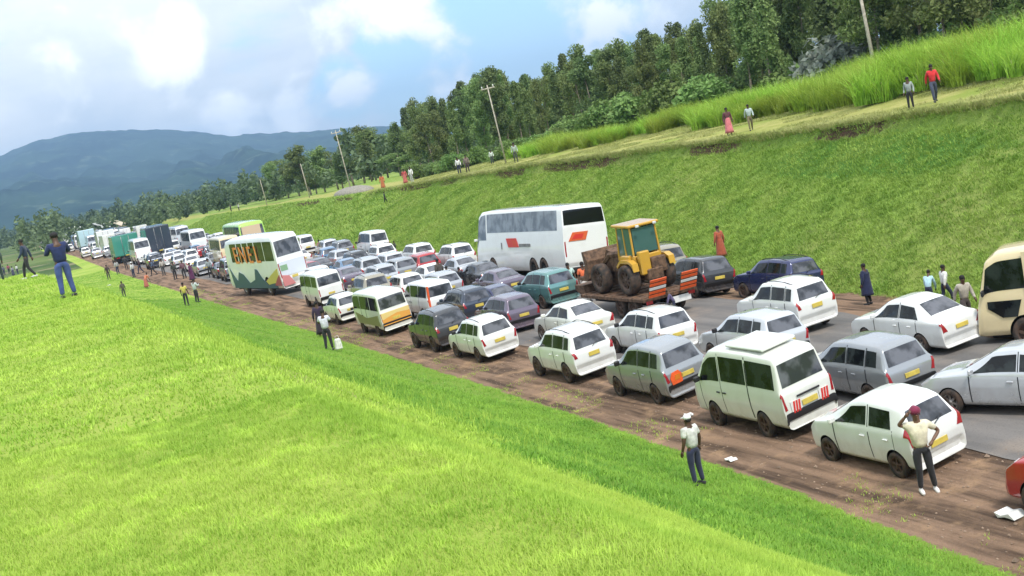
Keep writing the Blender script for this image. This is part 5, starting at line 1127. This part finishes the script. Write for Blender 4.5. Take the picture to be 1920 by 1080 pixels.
PT = [make_tree('gum', 12, 1, M_EUC, 'gum_tree'), make_tree('gum', 12, 2, M_DKL, 'gum_tree'), make_tree('gum', 12, 3, M_EUC, 'gum_tree'), make_tree('cypress', 12, 4, M_DKL, 'cypress_tree'), make_tree('round', 12, 5, M_EUC, 'broadleaf_tree'), make_tree('cypress', 12, 6, M_EUC, 'cypress_tree'), make_tree('gum', 12, 7, M_DKL, 'gum_tree')]
TL = ['tall dull green gum tree in the wood on top of the bank', 'dark gum tree in the wood on top of the bank', 'pale leaved gum tree in the wood on top of the bank', 'dark pointed cypress in the wood on top of the bank', 'broad rounded tree in the wood on top of the bank', 'green pointed cypress in the wood on top of the bank', 'narrow dark gum tree in the wood on top of the bank']
def put(proto, P, s, sxy=None, rz=None):
    o = copy_tree(proto); o.name = proto.name.split('.')[0]; o.location = P; o.scale = (sxy or s, sxy or s, s); o.rotation_euler = (0, 0, random.random() * 6.28 if rz is None else rz); return o
def top_z(P, px_y, px_x):
    d = ray(px_x, px_y); k = (P.x * d.x + P.y * d.y) / (d.x ** 2 + d.y ** 2); return CAM_H + d.z * k
# skyline of the wood in the photograph: (x, y of tree tops)
SKY_ = [(765, 200), (800, 190), (840, 178), (880, 162), (925, 128), (965, 135), (1000, 138), (1040, 120), (1085, 98), (1120, 100), (1160, 84), (1205, 66), (1250, 60), (1300, 50), (1340, 30), (1380, -20), (1420, -60), (1500, -75), (1600, -90), (1750, -140), (1950, -220)]
sx_ = [a_ for a_, _ in SKY_]; sy_ = [b_ for _, b_ in SKY_]
random.seed(21)
def region(px): return ', left of the leaning pole' if px < 930 else (', above the coach' if px < 1120 else (', above the digger' if px < 1330 else (', behind the pink skirt' if px < 1460 else (', between pink skirt and red top' if px < 1680 else (', behind the red top' if px < 1830 else ', at the right edge')))))
ntree = 0
for row, (vo, step) in enumerate([(30, 21), (36, 24), (44, 28), (54, 36)]):
    x = 762 + row * 9
    while x < 1990:
        px = x + random.uniform(-9, 9); y_top = float(np.interp(px, sx_, sy_)) + random.choice([0, 6, 14, 26]) + (8 if row < 2 else -4)
        P = at_v(px, y_top + 70, vo + random.uniform(-3, 3)); P.z = ground(P) - .2; zt_ = top_z(P, y_top, px); h = zt_ - P.z
        step_ = step * (1.0 + (px - 760) / 900.)
        if 3 < h < 34:
            k = random.choice([0, 5, 1, 2, 3, 4, 5, 6, 3]); o = put(PT[k], P, h / 12., min(h / 12., 1.3) * random.uniform(.72, 1.05)); tag(o, TL[k].replace(' in the wood on top of the bank', ' in the bank top wood') + region(px), 'tree', 'trees of the wood on the bank'); ntree += 1
        x += step_
# scattered trees where the bank runs down towards the valley
for px, yt, yb, k in [(745, 262, 300, 1), (722, 250, 302, 4), (700, 248, 306, 0), (676, 246, 310, 2), (655, 255, 312, 1), (628, 280, 325, 4), (604, 282, 330, 0), (578, 278, 338, 2), (556, 290, 345, 1), (538, 296, 350, 4), (515, 310, 358, 0), (748, 285, 310, 4), (690, 268, 312, 3), (640, 292, 335, 3), (590, 305, 345, 6)]:
    P = at_v(px, yb, 24 + random.uniform(0, 14)); P.z = ground(P) - .3; zt_ = top_z(P, yt, px); h = max(4, zt_ - P.z); o = put(PT[k], P, h / 12., max(.7, h / 12.) * 1.5); tag(o, 'hazy roadside tree where the bank runs down to the valley', 'tree', 'trees where the bank runs down')
# tall grass clumps, bushes on the shelf edge
NP_ = [make_napier(31, 'tall_grass_clump'), make_napier(32, 'tall_grass_clump'), make_napier(33, 'tall_grass_clump')]
BU = [make_bush(41, M_BUSH, 'bush'), make_bush(42, M_BUSH, 'bush'), make_bush(43, M_DKL, 'bush'), make_bush(44, leafmat('grey_leaves', (.20, .24, .20), (.34, .38, .32)), 'bush')]
def along(x0, x1, step, vo, f):
    x = x0
    while x < x1:
        f(x + random.uniform(-step * .3, step * .3), vo); x += step * (.7 + .6 * random.random())
def nap(px, vo):
    P = at_v(px, 250 - .12 * (px - 960), vo + random.uniform(-1.2, 1.6)); P.z = ground(P) - .05; s = random.uniform(.55, 1.0) * (1.0 + .55 * max(0., min(1., (px - 1250) / 500.))); o = put(random.choice(NP_), P, s, s * 1.25); tag(o, 'bright green tall grass clump at the wood edge' + region(px), 'tall grass', 'tall grass clumps behind the shelf')
along(1030, 1150, 13, 18.5, nap); along(1030, 1150, 13, 20.5, nap)
along(1180, 1480, 22, 21, nap); along(1240, 1960, 25, 22.5, nap); along(1330, 1960, 25, 20, nap); along(1480, 1960, 27, 24.5, nap); along(1330, 1960, 36, 18, nap); along(1560, 1990, 34, 26.5, nap); along(960, 1030, 16, 19, nap)
def bsh(px, vo, ks=(0, 1, 2), lo=.7, hi=1.3):
    P = at_v(px, 250 - .12 * (px - 960), vo + random.uniform(-1.5, 1.5)); P.z = ground(P) - .1; s = random.uniform(lo, hi); k = random.choice(ks); o = put(BU[k], P, s, s * 1.2); tag(o, ['leafy green bush at the foot of the wood', 'leafy green bush at the foot of the wood', 'dark leafy bush at the foot of the wood'][k] + region(px) if k < 3 else 'pale grey leaved bush in front of the wood', 'bush', 'bushes at the foot of the wood' if k < 3 else None)
along(775, 1040, 20, 21, bsh); along(760, 1030, 24, 25, bsh); along(1040, 1980, 26, 29, lambda x, v: bsh(x, v, (0, 1, 2), 1.0, 2.0)); along(1080, 1340, 20, 26, lambda x, v: bsh(x, v, (0, 1, 1), 1.4, 2.2)); along(1340, 1980, 40, 32, lambda x, v: bsh(x, v, (1, 2, 2), 1.2, 2.2))
bsh(1578, 28.0, (3,), 2.6, 2.7)
# poles
def pole(px, pyb, vo, pyt, lab, arm=True, dxt=0):
    P = at_v(px, pyb, vo); P.z = ground(P); zt_ = top_z(P, pyt, px - (pyb - pyt) * .2); h = zt_ - P.z; root = empty('utility_pole', P); MB().mat(M_POLE).tube([(0, 0, -.3), (0, 0, h * .5), (0, 0, h)], [(.15, .125, .10), (.09, .075, .06)][P.y > 110], 8).build('pole_shaft', root)
    if arm: MB().mat(M_POLE).box((0, 0, h - .35), (1.5, .1, .12), bev=.02).build('cross_arm', root); 
    for x in (-.62, 0, .62) if arm else (): MB().mat(M_WHITE).lathe([(.001, h - .05), (.045, h - .07), (.06, h - .16), (.03, h - .28)], 8, 'z', (x, 0, 0)).build('insulator', root)
    root.rotation_euler = (0, 0, HEAD + rad(90 * 0)); tag(root, lab, 'pole', None); root.rotation_euler = (rad(0), rad(-3), HEAD); return root
pole(943, 275, 14.5, 158, 'pale leaning utility pole on the bank in front of the wood'); pole(650, 316, 12.5, 243, 'pale utility pole where the bank runs down, left of the wood'); pole(1638, 104, 26, -40, 'utility pole at the wood edge, its top out of the frame')
for i, (px, yb, yt) in enumerate([(575, 345, 306), (497, 368, 335)]): pole(px, yb, 16 if i < 2 else 30, yt, ['thin far pole among the trees down the bank', 'thin far pole near the end of the bank', 'thin far pole above the green truck', 'small far pole in the valley', 'tiny far pole in the valley'][i], arm=False)
# mound of cleared earth near the far end of the shelf
P = at_v(655, 322, 13); P.z = ground(P); q = MB().mat(plain('grey_earth', (.26, .24, .20), .95, var=.3)); q.ball((0, 0, 0), 1, (6, 2.5, 1.0), 20); o = q.build('earth_mound'); o.location = P; o.rotation_euler = (0, 0, HEAD + rad(90)); tag(o, 'long grey heap of earth near the end of the bank', 'earth heap')

# distant woodland, uncountable: one object
rng = np.random.default_rng(77); Q = []
def grove(n, f, hr, sz, cards=70):
    for _ in range(n):
        u, v = f(); z = float(zt(u, v)); h = rng.uniform(*hr); p = W(u, v, z)
        for k in range(3): Q.append(leaf_cloud((p.x + rng.normal(0, h * .12), p.y + rng.normal(0, h * .12), z + h * (.35 + .25 * k)), (h * .24 * (1.25 - .3 * k), h * .24 * (1.25 - .3 * k), h * .22), cards // (1 + k // 2), sz, rng))
def rdm_px(x0, x1, u0, u1):
    def f():
        px = rng.uniform(x0, x1); D_ = rng.uniform(u0, u1); d = ray(px, 430 - .12 * px); d = d / d.dot(FW); P = Vector((0, 0, CAM_H)) + d * D_; return UV(P)
    return f
grove(330, rdm_px(120, 760, 330, 650), (3.5, 8.5), .5, 60); grove(260, rdm_px(-60, 760, 600, 1100), (7, 14), .9); grove(260, rdm_px(-80, 800, 1100, 2300), (8, 16), 1.6, 50); grove(14, rdm_px(40, 120, 330, 400), (9, 13), .6)
def up_right():
    u = rng.uniform(190, 420); return u, float(vB(u)) + rng.uniform(20, 120)
grove(150, up_right, (5, 10), .5)
link_o = link('woodland', cards_mesh('woodland', np.concatenate(Q)), [leafmat('far_leaves', (.06, .09, .045), (.13, .165, .075), .2, .02)]); tag(link_o, 'hazy mixed woodland in the valley below the hill', 'woodland', kind='stuff')
# a few far roofs
for i, (px, py, D_, c) in enumerate([(145, 417, 420, (.62, .64, .62)), (180, 418, 430, (.5, .52, .5)), (215, 428, 400, (.6, .5, .36)), (330, 405, 520, (.5, .5, .46))]):
    d = ray(px, py); d = d / d.dot(FW); P = Vector((0, 0, CAM_H)) + d * D_; P.z = ground(P); root = empty('farm_house', P, (0, 0, HEAD + rad(70))); q = MB().mat(plain('wall', (.45, .38, .30), .9, var=.2)); q.box((0, 0, 1.6), (9, 6, 3.2)); q.build('wall', root)
    q = MB().mat(plain('sheet_roof', c, .5, .1, var=.15)); q.prism([(-3.6, 3.0), (0, 5.0), (3.6, 3.0), (3.6, 3.1), (0, 5.15), (-3.6, 3.1)], -5, 5); q.build('roof', root)
    for x in (-2.5, 2.5): MB().mat(M_GLASS).box((x, -3.02, 1.7), (1.1, .08, 1.0)).build('window', root)
    MB().mat(M_RUST).box((0, -3.02, 1.05), (.9, .08, 2.1)).build('door', root)
    tag(root, ['far house with a pale roof left of the trees', 'far grey roofed house', 'far house with a tan roof above the green truck', 'far house half hidden in the valley trees'][i], 'house')
for o in PT + NP_ + BU: drop(o)

# grass: lawn blades near the camera, tussocks on slopes
rng = np.random.default_rng(5)
def scatter(n, urange, vfun, keep=None):
    u = rng.uniform(urange[0], urange[1], n); a_, b_ = vfun(u); v = a_ + (b_ - a_) * rng.random(n)
    if keep is not None: k = keep(u, v); u, v = u[k], v[k]
    z = zt(u, v); return np.stack([DU[0] * u + DV[0] * v, DU[1] * u + DV[1] * v, z], 1)
def cull(P, n_far=None):
    D_ = P - np.array([0, 0, CAM_H]); w_ = D_ @ np.array(FW); x = 960 + F_PX * (D_ @ np.array(CR)) / w_; y = 540 - F_PX * (D_ @ np.array(CU)) / w_
    return P[(w_ > 1) & (x > -60) & (x < 1980) & (y > -60) & (y < 1160)]
VS, QS, k0 = [], [], 0
def addb(P, **kw):
    global k0
    if len(P) == 0: return
    V_, q = blades(P, **kw); VS.append(V_); QS.append(q + k0); k0 += len(V_)
def near(P, a_, b_): d_ = np.linalg.norm(P - np.array([0, 0, CAM_H]), axis=1); return P[(d_ >= a_) & (d_ < b_)]
P = cull(scatter(900000, (2, 16), lambda u: (-10 + 0 * u, 13 + 0 * u))); P = near(P, 3, 14); P = P[rng.random(len(P)) < .5]
addb(P[:34000], n_per=6, h=.055, spread=.10, w_=.0035, rng=rng, arch=.9, seg=2)
def isl(P): v = P[:, 0] * DV[0] + P[:, 1] * DV[1]; return v + fbm(P[:, 0] * .3, P[:, 1] * .3, 3) * 2.2 > 6.8
P = cull(scatter(300000, (8, 42), lambda u: (-14 + 0 * u, vL(u) - .3))); P = near(P, 14, 40)[:46000]; LUSH_SHADED = [P[isl(P)]]; addb(P[~isl(P)], n_per=4, h=.065, spread=.16, w_=.010, rng=rng, arch=.9, seg=2)
P = cull(scatter(160000, (30, 200), lambda u: (-26 + 0 * u, vL(u) - .2))); P = near(P, 40, 200)[:52000]; LUSH_SHADED.append(P[isl(P)]); addb(P[~isl(P)], n_per=4, h=.12, spread=.25, w_=.02, rng=rng, arch=.9, seg=2)
# weeds straggling onto the earth verge
P = cull(scatter(7000, (8, 120), lambda u: (vL(u) - .8, vL(u) + 1.3), lambda u, v: fbm(u * .8, v * .8, 2) > .12)); addb(P, n_per=4, h=.07, spread=.10, w_=.008, rng=rng, arch=.8, seg=2)
P = cull(scatter(900, (12, 45), lambda u: (2 + 0 * u, 11 + 0 * u), lambda u, v: fbm(u * .2 + 4, v * .3, 2) > .1)); addb(P, n_per=8, h=.26, spread=.12, w_=.008, rng=rng, arch=.5, seg=2)
tag(link('grass', np_mesh('grass', np.concatenate(VS), np.concatenate(QS), smooth=True), [M_TURF]), 'bright short grass on the near knoll', 'grass', kind='stuff')
VS, QS, k0 = [], [], 0
addb(np.concatenate(LUSH_SHADED), n_per=5, h=.085, spread=.17, w_=.011, rng=rng, arch=.9, seg=2)  # slope blades, their colour holds the slope's shade besides the lusher growth
tag(link('lush_shaded_grass', np_mesh('lush_shaded_grass', np.concatenate(VS), np.concatenate(QS), smooth=True), [M_LUSHSHADE]), 'deeper green lush grass with painted shade on the slope down to the road', 'grass', kind='stuff')
VS, QS, k0 = [], [], 0
P = cull(scatter(90000, (20, 130), lambda u: (vB(u) + .6, vB(u) + 10.2), None)); addb(P[:62000], n_per=6, h=.19, spread=.24, w_=.017, rng=rng, arch=1.2, seg=2)
P = cull(scatter(30000, (130, 300), lambda u: (vB(u) + .6, vB(u) + 10.2))); addb(P[:12000], n_per=5, h=.4, spread=.5, w_=.05, rng=rng, arch=1.2, seg=2)
tag(link('bank_grass', np_mesh('bank_grass', np.concatenate(VS), np.concatenate(QS), smooth=True), [M_TUSS]), 'tufted rough grass on the cut bank', 'grass', kind='stuff')
VS, QS, k0 = [], [], 0
P = cull(scatter(60000, (25, 150), lambda u: (vB(u) + 9.9, vB(u) + 24), lambda u, v: fbm(u * .3 + 2, v * .5, 3) > -.1)); addb(P[:26000], n_per=6, h=.16, spread=.22, w_=.014, rng=rng, arch=1.0, seg=2)
P = cull(scatter(5000, (25, 150), lambda u: (vB(u) + 9.5, vB(u) + 10.1))); addb(P, n_per=9, h=.34, spread=.2, w_=.016, rng=rng, arch=1.1, seg=2)
tag(link('shelf_grass', np_mesh('shelf_grass', np.concatenate(VS), np.concatenate(QS), smooth=True), [leafmat('dry_blades', (.26, .29, .08), (.42, .42, .17), .3, .3)]), 'dry yellowish grass on the shelf above the bank', 'grass', kind='stuff')

# loose stones on the earth verge
rng2 = np.random.default_rng(9); P = cull(scatter(1700, (12, 60), lambda u: (vL(u) + .2, vA(u) + .5))); q_ = []; ico = np.array([[0, 0, 1], [.9, 0, .2], [.28, .85, .3], [-.72, .53, .1], [-.72, -.53, .3], [.28, -.85, .1]]); tri = np.array([[0, 1, 2], [0, 2, 3], [0, 3, 4], [0, 4, 5], [0, 5, 1]])
sz_ = rng2.uniform(.01, .032, len(P)) * (1 + (rng2.random(len(P)) > .95)); V_ = (P[:, None, :] + ico[None] * sz_[:, None, None] * (1 + .4 * rng2.random((len(P), 6, 1)))); V_ = V_.reshape(-1, 3); tr = (tri[None] + np.arange(len(P))[:, None, None] * 6).reshape(-1, 3)
tag(link('gravel', np_mesh('gravel', V_, None, tr), [plain('earthy_stone', (.24, .17, .12), .95, var=.4)]), 'loose stones and clods on the earth verge', 'gravel', kind='stuff')
# litter on the verge
for px, py, lab in [(1372, 862, 'white scrap of paper on the grass edge right of the man in the cap'), (1292, 778, 'white cup on the earth left of the man in the cap'), (1898, 966, 'pale plastic sheet by the red car'), (205, 535, 'pale bag dropped on the grass below the far verge')]:
    P = at(px, py, .02); q = MB().mat(M_WHITE); q.prism([(-.12, 0), (-.05, .05), (.06, .02), (.14, .04), (.1, -.005), (0, .012)], -.12, .1); o = q.build('litter'); o.location = P; o.scale = (1.7, 1.7, 2) if px in (1898, 205) else (1, 1, 1); o.rotation_euler = (0, 0, random.random() * 3); tag(o, lab, 'litter')

# ------------------------------------------------------------------ haze
a = bpy.data.materials.new('haze_air'); a.use_nodes = True; t = a.node_tree; t.nodes.clear(); o_ = t.nodes.new('ShaderNodeOutputMaterial'); pv = t.nodes.new('ShaderNodeVolumePrincipled'); pv.inputs['Color'].default_value = (.42, .66, 1, 1); pv.inputs['Density'].default_value = HAZE; pv.inputs['Anisotropy'].default_value = .2; t.links.new(pv.outputs[0], o_.inputs['Volume'])
q = bmesh.new(); bmesh.ops.create_cube(q, size=1); me = bpy.data.meshes.new('haze'); q.to_mesh(me); q.free(); me.materials.append(a)
zmin, zmax = -90.0, 490.0
hz = bpy.data.objects.new('haze', me); COL.objects.link(hz); hz.scale = (19000, 12200, zmax - zmin); hz.location = (-200, 3600, (zmax + zmin) / 2); tag(hz, kind='stuff')
